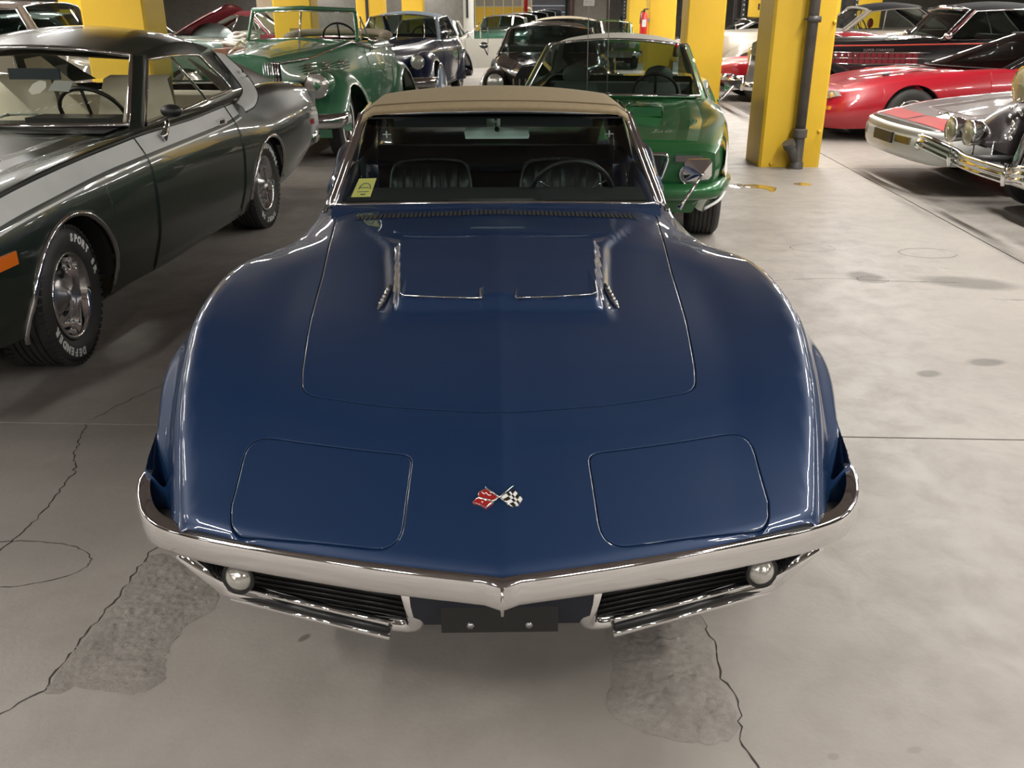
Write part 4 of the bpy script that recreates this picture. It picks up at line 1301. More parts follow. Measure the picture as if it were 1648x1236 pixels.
# ================================================================ GENERIC CAR PARTS
def car_body(t, st, arches, M, doors=(), hood=None, trunk=None, cabin=None, ns=22, nt=12, dy=.10, arch_r_seg=25, hood_edge=.45, props=None, seam=.008):
    """st: [(y, [(x,z) x6])] half sections, bottom -> belt (index 3) -> centre. Builds body, doors, hood, trunk lid."""
    ys = [s[0] for s in st]
    tab = pchip(ys, [[c for p in s[1] for c in p] for s in st])
    yl = list(np.arange(ys[0], ys[-1], dy)) + [ys[-1]] + list(ys)
    for yc, R, zc in arches:
        yl = [v for v in yl if not (abs(v - yc) < R + .01)]
        yl += [yc + R * math.cos(a) for a in np.linspace(0, PI, arch_r_seg)] + [yc - R - .004, yc + R + .004]
    for a, b in list(doors) + [q[:2] for q in (hood, trunk, cabin) if q]:
        yl += [a, b]
        for v in (a, b):
            yl += [v - seam, v + seam]
    yl = sorted(set(round(v, 4) for v in yl))
    rows = []
    for y in yl:
        q = np.array(tab(y)).reshape(-1, 2)
        side = np.array(cr(q[:4], 7)); top = np.array(cr(q[2:], 7))[7:]
        low = side[0][1]
        az = low
        for yc, R, zc in arches:
            if abs(y - yc) <= R + 1e-6:
                az = max(az, zc + math.sqrt(max(0, R * R - (y - yc) ** 2)))
        if az > low:
            k = np.where(side[:, 1] >= az)[0]
            k0 = k[0] if len(k) else len(side) - 2
            if k0 > 0:
                a, b = side[k0 - 1], side[k0]
                u = (az - a[1]) / max(b[1] - a[1], 1e-6)
                side = np.vstack([a + (b - a) * min(max(u, 0), 1), side[k0:]])
        S1 = cap_pts(side, ns); S2 = cap_pts(top, nt)[1:]
        half = np.vstack([S1, S2])
        rows.append([(-x, y, z) for x, z in half] + [(x, y, z) for x, z in half[:-1][::-1]])
    n = ns + nt - 1
    N = 2 * n - 1
    iy = lambda v: int(np.argmin(np.abs(np.array(yl) - v)))
    jh = ns - 1 + max(1, int(round((nt - 1) * hood_edge)))
    gi = []; gj = []
    regs = []
    for a, b in doors:
        ia, ib = iy(a), iy(b)
        gi += [(ia, 1, ns - 2), (ib, 1, ns - 2), (ia, N - ns + 1, N - 2), (ib, N - ns + 1, N - 2)]
        regs.append((ia, ib, 1, ns - 2, 'door')); regs.append((ia, ib, N - ns + 1, N - 2, 'door#r'))
        gj += [(1, ia, ib), (N - 2, ia, ib)]
    for q, nm in ((hood, 'hood'), (trunk, 'trunk_lid')):
        if q:
            ia, ib = iy(q[0]), iy(q[1])
            gi += [(ia, jh, N - 1 - jh), (ib, jh, N - 1 - jh)]; gj += [(jh, ia, ib), (N - 1 - jh, ia, ib)]
            regs.append((ia, ib, jh, N - 1 - jh, nm))
    def reg(i, j):
        for a, b, c, d, nm in regs:
            if a <= i < b and c <= j < d:
                return nm
        return None
    sk = None
    if cabin:
        ca, cb = iy(cabin[0]), iy(cabin[1]); jc = ns + 1
        sk = lambda i, j: ca <= i < cb and jc <= j < N - 1 - jc
    objs = shell(rows, reg, 'body', M, t, gi, gj, .009, False, sk)
    b = objs['body']
    # end caps
    for r, nm in ((rows[0], 0), (rows[-1], 1)):
        c = np.mean(np.array(r), axis=0)
        V = [tuple(c)] + r
        Fc = [(0, k + 1, k + 2) if nm else (0, k + 2, k + 1) for k in range(len(r) - 1)] + [(0, len(r), 1) if nm else (0, 1, len(r))]
        mk('end_panel', V, Fc, M.get('end', M['*']), t, False)
    hw = tab(ys[0] + .8)[0]
    for yc, R, zc in arches:
        xo = float(np.interp(yc, ys, [s[1][1][0] for s in st])) - .02
        for sg in (1, -1):
            MM = Matrix.Translation((sg * xo if sg > 0 else -xo + .30, yc, zc))
            MB().lathe([(R - .003, 0), (R - .003, -.30)], 20, MM, 0, PI).build('wheel_well', DARK, t)
            if sg > 0:
                pass
    z0 = min(s[1][0][1] for s in st) + .03
    MB().box(-.55, .55, ys[0] + .25, ys[-1] - .2, z0, z0 + .12).build('floor_pan', DARK, t, False)
    return rows, yl, tab, objs

def arch_lip(t, yl_, rows, tab, yc, R, zc, side=1, r=.010, m=None, a0=0.0, a1=PI, out=.002):
    P = []
    for a in np.linspace(a0, a1, 30):
        y = yc + R * math.cos(a); z = zc + R * math.sin(a)
        q = np.array(tab(y)).reshape(-1, 2); sd = np.array(cr(q[:4], 7))
        x = float(np.interp(z, sd[:, 1], sd[:, 0]))
        P.append((side * (x + out), y, z))
    MB().tube(P, r, 8).build('arch_lip', m or CHROME, t)

def greenhouse(t, A, B, Cc, D, paint_m, base_bow=.25, top_bow=.10, rear_bow=.10, crown=.045, glass=None, trim=CHROME, rear=True, side=True, roof_m=None, G1=None, G2=None, post=None, trim_r=.010, out=.05, rails=True, quarter_m=None, drop=.03, glass_side=None, cw=.6):
    glass = glass or GLASSD; roof_m = roof_m or paint_m; quarter_m = quarter_m or roof_m
    A, B, Cc, D = map(Vector, (A, B, Cc, D))
    def ws(u, v, a=A, b=B, bb=base_bow, tb=top_bow, sgn=-1):
        p = a.lerp(b, v)
        bow = bb + (tb - bb) * v
        return Vector((p.x * u, p.y + sgn * bow * (1 - u * u), p.z + (.02 + .03 * v) * (1 - u * u)))
    us = np.linspace(-1, 1, 17)
    MB().grid([[ws(u, v) for u in us] for v in np.linspace(0, 1, 6)]).build('windscreen', glass, t)
    loop = [ws(u, 0) for u in us] + [ws(1, v) for v in np.linspace(0, 1, 7)[1:]] + [ws(u, 1) for u in us[::-1][1:]] + [ws(-1, v) for v in np.linspace(1, 0, 7)[1:-1]]
    MB().tube([p + Vector((0, -.006, .003)) for p in loop], trim_r, 6, True).build('windscreen_trim', trim, t)
    # roof with rounded edges
    rows = []
    for v in np.linspace(0, 1, 12):
        r = []
        for u in np.linspace(-1.0, 1.0, 21):
            f = ws(u, 1); g_ = ws(u, 1, D, Cc, rear_bow, top_bow, 1)
            p = f.lerp(g_, v)
            p.z += crown * math.sin(PI * (v * .9 + .05)) * (1 - cw * u * u) - drop * max(0, abs(u) - .8) / .2 * .6
            p.x *= 1 + out * .6 * math.sin(PI * v) + .012
            r.append(p)
        rows.append(r)
    MB().grid(rows, False).build('roof', roof_m, t)
    if rear:
        MB().grid([[ws(u, v, D, Cc, rear_bow, top_bow, 1) for u in us] for v in np.linspace(0, 1, 6)], True).build('rear_window', glass, t)
    for sg in (1, -1):
        o = Vector((sg * out, 0, 0))
        m_ = lambda p: Vector((sg * p.x, p.y, p.z))
        a, b, c, d = m_(A), m_(B), m_(Cc), m_(D)
        # front pillar: strip between the screen edge and the door window
        ab = [a.lerp(b, v) for v in np.linspace(-.06, 1.0, 6)]
        MB().grid([[p + Vector((0, 0, 0)), p + o * .7 + Vector((0, .03, 0)), p + o + Vector((0, .07, 0)), p + o * .8 + Vector((0, .075, 0))] for p in ab], sg < 0).build('windscreen_pillar', paint_m, t)
        g1 = m_(Vector(G1)) if G1 else b.lerp(c, .92) + o
        g2 = m_(Vector(G2)) if G2 else d + (a - d) * .12 + o * 1.2
        a2 = a + o * 1.1 + Vector((0, .08, -.01)); b2 = b + o + Vector((0, .07, -.025))
        if side:
            q = [a2] + [a2.lerp(b2, .5)] + [Vector(p) for p in cr([b2, b2.lerp(g1, .5) + Vector((sg * .01, 0, .012)), g1], 5)] + [Vector(p) for p in cr([g1.lerp(g2, .25), g1.lerp(g2, .75) + (g2 - a2).normalized() * .03, g2], 4)]
            cen = sum(q, Vector()) / len(q)
            MB().add([cen] + q, [(0, i + 1, (i + 1) % len(q) + 1) for i in range(len(q))]).build('side_window', glass_side or glass, t, False)
            MB().tube(q, .011, 6, True).build('window_trim', trim, t)
            if post is not None:
                p0 = b2.lerp(g1, post[0]) + Vector((sg * .004, 0, .006)); p1 = a2.lerp(g2, post[1]) + Vector((sg * .004, 0, 0))
                MB().tube([p0, p1], .014, 6, flat=.6).build('window_post', trim, t)
        if rails:
            # skin between window top and roof edge, and the rear quarter
            def re(v):
                f = ws(1, 1); g_ = ws(1, 1, D, Cc, rear_bow, top_bow, 1); p = f.lerp(g_, v)
                p.z += crown * math.sin(PI * (v * .9 + .05)) * (1 - cw) - drop * .6
                p.x *= 1 + out * .6 * math.sin(PI * v) + .012
                return m_(p)
            R_ = []
            tops = [re(v) for v in np.linspace(0, 1, 9)]
            bots = [b2.lerp(g1, min(1, v * 1.0)) + Vector((sg * .006, 0, .006)) for v in np.linspace(0, 1, 9)]
            MB().grid([[x_, x_.lerp(y_, .5) + o * .15, y_] for x_, y_ in zip(tops, bots)], sg > 0).build('roof_rail', quarter_m if quarter_m is not roof_m else roof_m, t)
            e0 = re(1.0)
            L0 = [g1.lerp(g2, v) + Vector((sg * .006, .01, 0)) for v in np.linspace(0, 1, 7)]
            L2 = [c.lerp(d, v) for v in np.linspace(0, 1, 7)]
            L1 = [x_.lerp(y_, .55) + o * (.9 * (1 - .3 * i / 6)) for i, (x_, y_) in enumerate(zip(L0, L2))]
            L0[0] = bots[-1]; L2[0] = e0
            MB().grid([[x_, y_, z_] for x_, y_, z_ in zip(L0, L1, L2)], sg < 0).build('rear_quarter', quarter_m, t)
    return ws

def pontoon(t, cx, prof, arch, m, side=1, name='fender', n=22, p=2.4, cap=True):
    """prof: [(y, ztop, zlow, halfwidth)]; bulging separate fender"""
    f = pchip([q[0] for q in prof], [[q[1], q[2], q[3]] for q in prof])
    yl = list(np.linspace(prof[0][0], prof[-1][0], 26))
    if arch:
        yc, R, zc = arch
        yl = [v for v in yl if abs(v - yc) > R + .01] + [yc + R * math.cos(a) for a in np.linspace(0, PI, 19)] + [yc - R - .004, yc + R + .004]
    yl = sorted(yl)
    rows = []
    for y in yl:
        zt, zl, hw = f(y)
        P = []
        for k in range(41):
            w = PI * k / 40
            c, s = math.cos(w), math.sin(w)
            x = hw * math.copysign(abs(c) ** (2 / p), c)
            z = zl + (zt - zl) * abs(s) ** (2 / p)
            P.append((x, z))
        P = np.array(P)
        az = zl
        if arch and abs(y - yc) <= R + 1e-6:
            az = max(az, zc + math.sqrt(max(0, R * R - (y - yc) ** 2)))
        if az > zl:
            k = np.where((P[:, 1] >= az))[0]
            k0 = k[0] if len(k) else 18
            P = P[k0:]
            P[0][1] = min(az, P[0][1])
            P = np.vstack([[P[0][0], az if az < zt else P[0][1]], P[1:]])
        P = cap_pts(P, n)
        rows.append([(side * (cx + x), y, z) for x, z in P])
    b = MB().grid(rows, side < 0)
    if cap:
        for r, fl in ((rows[0], False), (rows[-1], True)):
            c = np.mean(np.array(r), axis=0)
            b.add([tuple(c)] + r, [(0, k + 2, k + 1) for k in range(len(r) - 1)])
    o = b.build(name, m, t)
    if arch:
        MB().lathe([(arch[1] - .004, 0), (arch[1] - .004, -.2)], 16, Matrix.Translation((side * cx + (.12 if side > 0 else .08), arch[0], arch[2])), 0, PI).build('wheel_well', DARK, t)
    return o

def headlamp(t, c, r, m=CHROME, depth=.1, yaw=0.0, lens=LENS, name='headlight', tilt=0.0):
    """lamp looking towards -y (local)"""
    M = Matrix.Translation(c) @ Matrix.Rotation(yaw, 4, 'Z') @ Matrix.Rotation(tilt, 4, 'X') @ Matrix.Rotation(-PI / 2, 4, 'Z')
    h = MB().lathe([(r * .98, .0), (r * 1.06, .006), (r * 1.08, -.01), (r * 1.0, -depth * .5), (r * .6, -depth * .9), (.001, -depth)], 24, M).build(name, m, t)
    MB().lathe([(0, .022), (r * .5, .018), (r * .85, .009), (r * .98, .0)], 24, M).build('lens', lens, h)
    return h

def seat(t, x, y, m, z0=.35, h=.6, w=.5, head=True, lean=.15):
    s = bpy.data.objects.new('seat', None); COL.objects.link(s); s.parent = t; s.location = (x, y, z0)
    rows = []
    for v in np.linspace(0, 1, 7):
        ww = w / 2 * (1 - .25 * v ** 3)
        rows.append([(ww * u, lean * v - .03 - .02 * (1 - u ** 4), h * v - .02 * u ** 4 * v) for u in np.linspace(-1, 1, 13)])
    rows.append([(w * .36 * u, lean + .06, h) for u in np.linspace(-1, 1, 13)]); rows.append([(w * .48 * u, .12, 0) for u in np.linspace(-1, 1, 13)])
    MB().grid(rows).build('backrest', m, s)
    MB().box(-w / 2, w / 2, -.5, .02, -.12, .06).build('cushion', m, s, False)
    if head:
        MB().sphere((0, lean + .02, h + .06), .12, 12, 8, (1.1, .45, .75)).build('headrest', m, s)
    return s

def steering(t, x, y, z, r=.2, tilt=-1.1, m=BLACK):
    M = Matrix.Translation((x, y, z)) @ Matrix.Rotation(tilt, 4, 'X')
    sw = MB().tube([M @ Vector((r * math.cos(a), r * math.sin(a), 0)) for a in np.linspace(0, 2 * PI, 33)[:-1]], .013, 8, True).build('steering_wheel', m, t)
    mb = MB()
    for a in (PI / 2 + .9, PI / 2 - .9, -PI / 2):
        mb.tube([M @ Vector((0, 0, -.03)), M @ Vector((r * .96 * math.cos(a), r * .96 * math.sin(a), 0))], .012, 6, flat=.4)
    mb.build('spokes', m, sw)
    return sw

def wheels(t, yf, yr, x, r=.33, w=.2, style='rally', **k):
    for y in (yf, yr):
        for s in (1, -1):
            wheel(t, s * x, y, r, w, s, style, detail=k.get('detail', 0), whitewall=k.get('whitewall', 0), tread=k.get('tread', False), rim_r=k.get('rim_r'))

def mirror(t, x, y, z, m=CHROME, r=.055, side=1):
    mb = MB(); mb.sphere((x, y, z), r, 12, 8, (1.15, .7, .8)); o = mb.build('door_mirror', m, t)
    MB().tube([(x, y, z - r * .5), (x - side * .05, y + .01, z - .13)], .010, 6).build('stalk', CHROME, o)
    return o
# ================================================================ DARK GREEN COUPE (left)
GRN_D = paint('dark_green_grey_paint', (0.018, 0.029, 0.021), 0.45, 0.33, 1.0, 0.06)
BEIGE = mat('beige_vinyl', (0.62, 0.57, 0.47), 0.6, bump=(50, 0.15, 0.003))
STRIPE = mat('silver_white_stripe', (0.66, 0.67, 0.66), 0.35, 0.0, 0.6, noise=(5, 0.3, (0.56, 0.57, 0.57)))
coupe = thing('muscle_coupe', 'dark green two-door coupe with white side stripe and white-lettered tyres', 'car', (-3.03, 4.22, 0), -0.055)
st = [
 (-1.02, [(.80, .36), (.86, .50), (.86, .62), (.80, .745), (.45, .76), (0, .765)]),
 (-.85, [(.86, .32), (.92, .46), (.93, .66), (.86, .80), (.50, .82), (0, .83)]),
 (-.5, [(.90, .27), (.965, .45), (.975, .70), (.90, .87), (.60, .865), (0, .88)]),
 (0, [(.91, .24), (.99, .45), (.99, .76), (.90, .925), (.62, .91), (0, .94)]),
 (.6, [(.91, .22), (.985, .45), (.99, .77), (.90, .955), (.64, .93), (0, .975)]),
 (1.15, [(.91, .20), (.98, .45), (.985, .78), (.895, .975), (.78, .965), (0, .985)]),
 (1.7, [(.91, .20), (.975, .45), (.98, .78), (.885, .985), (.76, .985), (0, .985)]),
 (2.3, [(.91, .20), (.98, .45), (.985, .77), (.88, .99), (.75, 1.0), (0, 1.0)]),
 (2.75, [(.92, .22), (.99, .45), (1.0, .75), (.875, .98), (.76, 1.02), (0, 1.01)]),
 (3.1, [(.93, .25), (1.0, .47), (1.02, .74), (.875, .965), (.76, 1.03), (0, 1.02)]),
 (3.6, [(.93, .28), (1.0, .49), (1.02, .75), (.885, .965), (.77, 1.035), (0, 1.03)]),
 (4.2, [(.90, .34), (.985, .50), (.99, .76), (.88, .955), (.76, 1.01), (0, 1.01)]),
 (4.66, [(.86, .40), (.94, .52), (.95, .72), (.86, .92), (.72, .975), (0, .975)]),
]
rows, yl, tab, ob = car_body(coupe, st, [(0.0, .395, .33), (2.98, .375, .33)], {'*': GRN_D, 'end': GRN_D}, doors=[(.93, 2.42)], hood=(-.88, 1.02), trunk=(4.0, 4.52), cabin=(1.22, 3.6), dy=.08, ns=26, hood_edge=.33)
arch_lip(coupe, yl, rows, tab, 0.0, .395, .33, 1, .014, a0=-.12, a1=PI + .25)
arch_lip(coupe, yl, rows, tab, 2.98, .375, .33, 1, .013, a0=-.05, a1=PI + .1)
GL_B = glass_mat('bronze_clear_glass', (0.94, 0.96, 0.90), 0.04, 0.01, 1.25)
greenhouse(coupe, (.765, 1.20, .985), (.60, 1.74, 1.335), (.62, 2.95, 1.335), (.76, 3.95, 1.045), GRN_D, .26, .11, .08, .115, GL_B, CHROME,
           G1=(.675, 2.62, 1.30), G2=(.80, 2.86, 1.045), post=(.42, .66), trim_r=.014, out=.06, glass_side=GL_B, cw=.35, drop=.02)
# white stripe with black pin edges running over the fender, door and up the rear pillar
def on_side(y, z, out=.003, s=1):
    q = np.array(tab(y)).reshape(-1, 2); sd = np.array(cr(q[:4], 7))
    return (s * (float(np.interp(z, sd[:, 1], sd[:, 0])) + out), y, z)
up = pchip([-.98, -.5, 0, .6, 1.15, 1.7, 2.3, 2.6], [.735, .855, .905, .935, .95, .95, .965, .972])
lo = pchip([-.98, -.5, 0, .6, 1.15, 1.7, 2.3, 2.6], [.66, .775, .825, .855, .865, .872, .885, .905])
def ribbon(fa, fb, y0_, y1_, m, name, n=60, out=.003):
    ra = [on_side(y, fa(y), out) for y in np.linspace(y0_, y1_, n)]
    rb = [on_side(y, fb(y), out) for y in np.linspace(y0_, y1_, n)]
    mid = [on_side(y, (fa(y) + fb(y)) / 2, out) for y in np.linspace(y0_, y1_, n)]
    MB().grid([ra, mid, rb]).build(name, m, coupe)
for a, b in ((-.98, .926), (.938, 2.412), (2.428, 2.6)):
    ribbon(up, lo, a, b, STRIPE, 'side_stripe')
    ribbon(lambda y: up(y) + .014, lambda y: up(y) + .006, a, b, BLACK, 'pin_stripe', out=.0032)
    ribbon(lambda y: lo(y) - .006, lambda y: lo(y) - .013, a, b, BLACK, 'pin_stripe', out=.0032)
    ribbon(lambda y: lo(y) - .020, lambda y: lo(y) - .030, a, b, STRIPE, 'pin_stripe', out=.003)
qa = [(.900, 2.60, .972), (.885, 2.72, .990), (.850, 2.90, 1.035), (.785, 2.94, 1.12), (.735, 2.90, 1.21), (.690, 2.84, 1.30)]
qb = [(.965, 2.60, .905), (.955, 2.85, .925), (.915, 3.06, .985), (.835, 3.20, 1.06), (.775, 3.18, 1.15), (.705, 3.04, 1.27)]
pa = cr(qa, 6); pb = cr(qb, 6)
MB().grid([[Vector(p) + Vector((.016, 0, .01)) for p in pa], [Vector(p).lerp(Vector(q), .5) + Vector((.032, 0, .012)) for p, q in zip(pa, pb)], [Vector(q) + Vector((.016, 0, .01)) for q in pb]]).build('side_stripe', STRIPE, coupe)
for P in (pa, pb):
    MB().tube([Vector(p) + Vector((.016, 0, .012)) for p in P], .005, 6).build('pin_stripe', BLACK, coupe)
M = Matrix.Translation((.855, 3.06, 1.13)) @ Matrix.Rotation(PI / 2, 4, 'Z') @ Matrix.Rotation(1.15, 4, 'X')
mb = MB(); add_text(mb, 'road', .03, M, .001, shear=.3); mb.box(-.001, .001, 0, 0, 0, 0); mb.build('pillar_lettering', BLACK, coupe, False)
MB().sphere((.835, 3.05, 1.17), .02, 8, 6, (.3, 1, .8)).build('pillar_decal', BLACK, coupe)
# fill panel below the rear quarter window
# handle, mirror, marker lamps, bumpers
hd = MB(); P = on_side(2.20, .90, .004); hd.box(P[0] - .01, P[0] + .018, 2.12, 2.27, .878, .915); hb = hd.build('door_handle', CHROME, coupe, False)
MB().box(P[0] + .019, P[0] + .021, 2.14, 2.22, .885, .908).build('handle_recess', BLACK, hb, False)
mm = MB(); mm.sphere((.985, 1.30, 1.055), .062, 16, 10, (1.0, .75, .62)); mo = mm.build('door_mirror', BLACK, coupe)
MB().tube([(.95, 1.30, 1.0), (.955, 1.29, .985), (.95, 1.25, .93), (.945, 1.22, .915)], [.016, .016, .02, .03], 8).build('stalk', CHROME, mo)
MB().sphere((.985, 1.325, 1.055), .058, 16, 10, (1.0, .75, .6)).build('mirror_shell', CHROME, mo)
for y in (-.55,):
    P = on_side(y, .645, .0)
    b = MB().box(P[0] - .01, P[0] + .014, y - .07, y + .09, .617, .672).build('side_marker', AMBER, coupe, False)
    MB().box(P[0] + .012, P[0] + .016, y - .075, y - .065, .61, .68).build('bezel', CHROME, b, False)
P = on_side(4.30, .66, .0)
MB().box(P[0] - .02, P[0] + .006, 4.22, 4.36, .64, .685).build('rear_marker', REDLENS, coupe, False)
MB().box(-.86, .86, -1.10, -1.0, .46, .58).build('front_bumper', CHROME, coupe, False)
MB().box(-.66, .66, -1.06, -1.02, .58, .70).build('grille', BLACK, coupe, False)
for s in (-.72, .72):
    headlamp(coupe, (s, -1.05, .64), .08)
MB().tube([(.94, 4.35, .50), (.93, 4.6, .50), (.80, 4.72, .50), (-.80, 4.72, .50), (-.93, 4.6, .50), (-.94, 4.35, .50)], .05, 8, flat=1.3).build('rear_bumper', CHROME, coupe)
MB().box(.86, .93, 4.65, 4.70, .45, .90).build('tail_end_trim', SATIN, coupe, False)
MB().box(-.80, .80, 4.66, 4.69, .60, .74).build('tail_lamps', REDLENS, coupe, False)
# interior
MB().grid([[(-.72, .98, .965), (0, .88, .975), (.72, .98, .965)], [(-.73, 1.28, .985), (0, 1.25, .99), (.73, 1.28, .985)], [(-.7, 1.55, .965), (0, 1.55, .97), (.7, 1.55, .965)], [(-.7, 1.56, .7), (0, 1.56, .7), (.7, 1.56, .7)]]).build('dashboard', BLACK, coupe)
MB().box(.10, .60, 1.30, 1.52, .965, 1.012).build('instrument_hood', BLACK, coupe, False)
GLS = mat('plastic_sheet', (0.25, 0.30, 0.27), 0.15, 0, .6, bump=(30, 1.0, .02))
mb = MB()
for i in range(14):
    rr = random.Random(i)
    x = rr.uniform(-.6, .1); y = rr.uniform(1.05, 1.4)
    mb.tube(cr([(x + rr.uniform(-.1, .1), y + rr.uniform(-.08, .08), 1.012 + rr.uniform(0, .02)) for _ in range(4)], 4), .01, 5, flat=.4)
mb.build('crumpled_plastic', GLS, coupe, kind='stuff')
steering(coupe, .36, 1.62, 1.0, .20, -.95)
seat(coupe, .40, 2.05, BEIGE, .45, .74, .58, False); seat(coupe, -.40, 2.05, BEIGE, .45, .74, .58, False)
mb = MB(); mb.box(-.68, .68, 2.75, 2.95, .4, 1.02); mb.box(-.66, .66, 2.3, 2.8, .35, .55); mb.build('rear_bench', BEIGE, coupe, False)
MB().grid([[(-.70, 2.9, .99), (.70, 2.9, .99)], [(-.66, 3.4, 1.0), (.66, 3.4, 1.0)]]).build('parcel_shelf', BEIGE, coupe)
MB().grid([[(-.56, 1.78, 1.31), (0, 1.70, 1.345), (.56, 1.78, 1.31)], [(-.56, 2.3, 1.34), (0, 2.3, 1.40), (.56, 2.3, 1.34)], [(-.52, 2.85, 1.30), (0, 2.9, 1.345), (.52, 2.85, 1.30)]]).build('headliner', BEIGE, coupe)
for s in (-1, 1):
    MB().grid([[(s * .60, 2.62, 1.27), (s * .54, 2.74, 1.285)], [(s * .72, 2.88, 1.03), (s * .63, 3.38, 1.03)]]).build('inner_quarter', BEIGE, coupe)
    MB().grid([[(s * .83, 1.2, .97), (s * .83, 2.8, .98)], [(s * .80, 1.2, .4), (s * .80, 2.8, .4)]]).build('door_card', BEIGE, coupe)
    MB().tube([(s * .735, 1.24, 1.0), (s * .60, 1.74, 1.30)], .018, 8).build('inner_pillar', BEIGE, coupe)
MB().box(-.16, .16, 1.66, 1.68, 1.20, 1.265).build('interior_mirror', mat('mirror_dark_blue', (0.03, 0.045, 0.06), 0.3), coupe, False)
P0 = lambda u, v: Vector((.18 + u * .11, 1.395 - .26 * (1 - ((.2 + u * .11) / .7) ** 2) * 0.6 + .54 * .0 + v * .045 - .05, 1.125 + v * .045))
# paper stickers inside the glass
def onws(u, v, d=.012):
    A = Vector((.765, 1.20, .985)); B = Vector((.615, 1.74, 1.315)); p = A.lerp(B, v); bow = .26 + (.11 - .26) * v
    return Vector((p.x * u, p.y - bow * (1 - u * u) + d, p.z + (.02 + .03 * v) * (1 - u * u)))
P = [onws(.30 + .065 * math.cos(a), .50 + .10 * math.sin(a)) for a in np.linspace(0, 2 * PI, 8)[:-1]]
MB().add(P, [tuple(range(7))]).build('paper_label', mat('faded_paper', (0.6, 0.58, 0.55), 0.6), coupe, False)
MB().add([onws(.39, .46), onws(.55, .45), onws(.55, .60), onws(.40, .60)], [(0, 1, 2, 3)]).build('paper_label', mat('torn_label_grey', (0.36, 0.37, 0.38), 0.5), coupe, False)
mb = MB()
for k in range(9):
    mb.tube([onws(.28 + k * .055, .16 + k * .018, -.003), onws(.30 + k * .055, .19 + k * .018, -.003)], .0025, 4)
mb.build('grease_pencil_writing', WHITE, coupe, kind='stuff')
wf = dict(letters=[('SPORT SR', .72, .036, .163), ('DEFENDER', PI + .62, .036, .150)])
LT = [('SPORT SR', .80, .050, .158), ('DEFENDER', PI + .64, .050, .158)]
w1 = wheel(coupe, .815, .0, .335, .25, 1, 'rally', letters=LT, detail=2, steer=0.10, rim_r=.205)
w2 = wheel(coupe, .835, 2.98, .345, .25, 1, 'rally', letters=[('SPORT SR', .2 + PI, .050, .158), ('DEFENDER', .6, .050, .158)], detail=2, rim_r=.205)
wheel(coupe, -.815, 0, .335, .25, -1, 'rally'); wheel(coupe, -.835, 2.98, .345, .25, -1, 'rally')

# ================================================================ BRIGHT GREEN MUSCLE CAR
GRN_B = paint('bright_green_paint', (0.010, 0.115, 0.028), 0.3, 0.38, 1.0, 0.02)
VIN = mat('pale_vinyl_roof', (0.60, 0.58, 0.52), 0.6, bump=(200, 0.2, 0.002))
jav = thing('green_muscle_car', 'bright metallic green coupe with pale vinyl roof behind the blue sports car', 'car', (0.55, 6.15, 0), -0.155)
st = [
 (.0, [(.66, .40), (.74, .46), (.79, .60), (.78, .735), (.50, .745), (0, .74)]),
 (.12, [(.70, .34), (.79, .46), (.83, .62), (.81, .765), (.52, .775), (0, .77)]),
 (.5, [(.78, .26), (.86, .45), (.895, .66), (.85, .825), (.56, .815), (0, .83)]),
 (.95, [(.83, .24), (.91, .45), (.93, .70), (.88, .865), (.60, .83), (0, .87)]),
 (1.4, [(.86, .22), (.93, .45), (.95, .72), (.87, .89), (.64, .87), (0, .90)]),
 (1.85, [(.86, .2), (.92, .45), (.93, .72), (.83, .905), (.70, .91), (0, .92)]),
 (2.6, [(.86, .2), (.92, .45), (.93, .70), (.83, .92), (.7, .93), (0, .93)]),
 (3.6, [(.86, .22), (.94, .45), (.96, .72), (.86, .94), (.7, .95), (0, .95)]),
 (4.2, [(.84, .28), (.92, .46), (.93, .72), (.84, .92), (.6, .95), (0, .95)]),
 (4.7, [(.78, .38), (.84, .5), (.85, .7), (.76, .86), (.5, .88), (0, .88)]),
]
rows, yl, jt, ob = car_body(jav, st, [(.95, .37, .33), (3.7, .37, .33)], {'*': GRN_B, 'end': GRN_B}, doors=[(1.75, 3.0)], hood=(.16, 1.72), cabin=(1.9, 3.95), dy=.1, hood_edge=.28)
greenhouse(jav, (.735, 1.87, .925), (.585, 2.45, 1.30), (.55, 3.3, 1.29), (.66, 3.95, .98), GRN_B, .24, .10, .06, .05, GLASSD, CHROME, roof_m=VIN, quarter_m=VIN, trim_r=.014, out=.05)
GLK = glass_mat('smoked_glass', (0.7, 0.82, 0.78), 0.35)
# twin hood scoop, louvred panel, script
for s in (-1, 1):
    rows_ = []
    for v in np.linspace(0, 1, 7):
        y = 1.02 + v * .62
        h = .055 * (1 - v) ** .7
        zc = float(jt(y)[11]) if False else .868 + .035 * v
        rows_.append([(s * x, y + (0), zc + (h if 0 < k < 4 else -.012)) for k, x in enumerate((.10, .115, .27, .42, .44))])
    MB().grid(rows_, s > 0).build('hood_scoop', GRN_B, jav)
    MB().add([(s * .11, 1.02, .85), (s * .425, 1.02, .85), (s * .42, 1.02, .918), (s * .115, 1.02, .918)], [(0, 1, 2, 3)]).build('scoop_mouth', GRN_B, jav, False)
MB().box(-.09, .09, 1.02, 1.5, .885, .915).build('louvre_panel', mat('dark_grey_panel', (0.05, 0.05, 0.052), 0.4), jav, False)
mb = MB()
for k in range(5):
    for x in (-.065, .065):
        mb.tube([(x, 1.08 + k * .08, .92), (x, 1.12 + k * .08, .925)], .012, 6)
mb.build('panel_studs', CHROME, jav, kind='stuff')
mb = MB(); add_text(mb, 'Javelin', .055, Matrix.Translation((.44, .30, .832)) @ Matrix.Rotation(.35, 4, 'X'), .003, shear=.35, offset=.001); mb.build('hood_script', CHROME, jav, False)
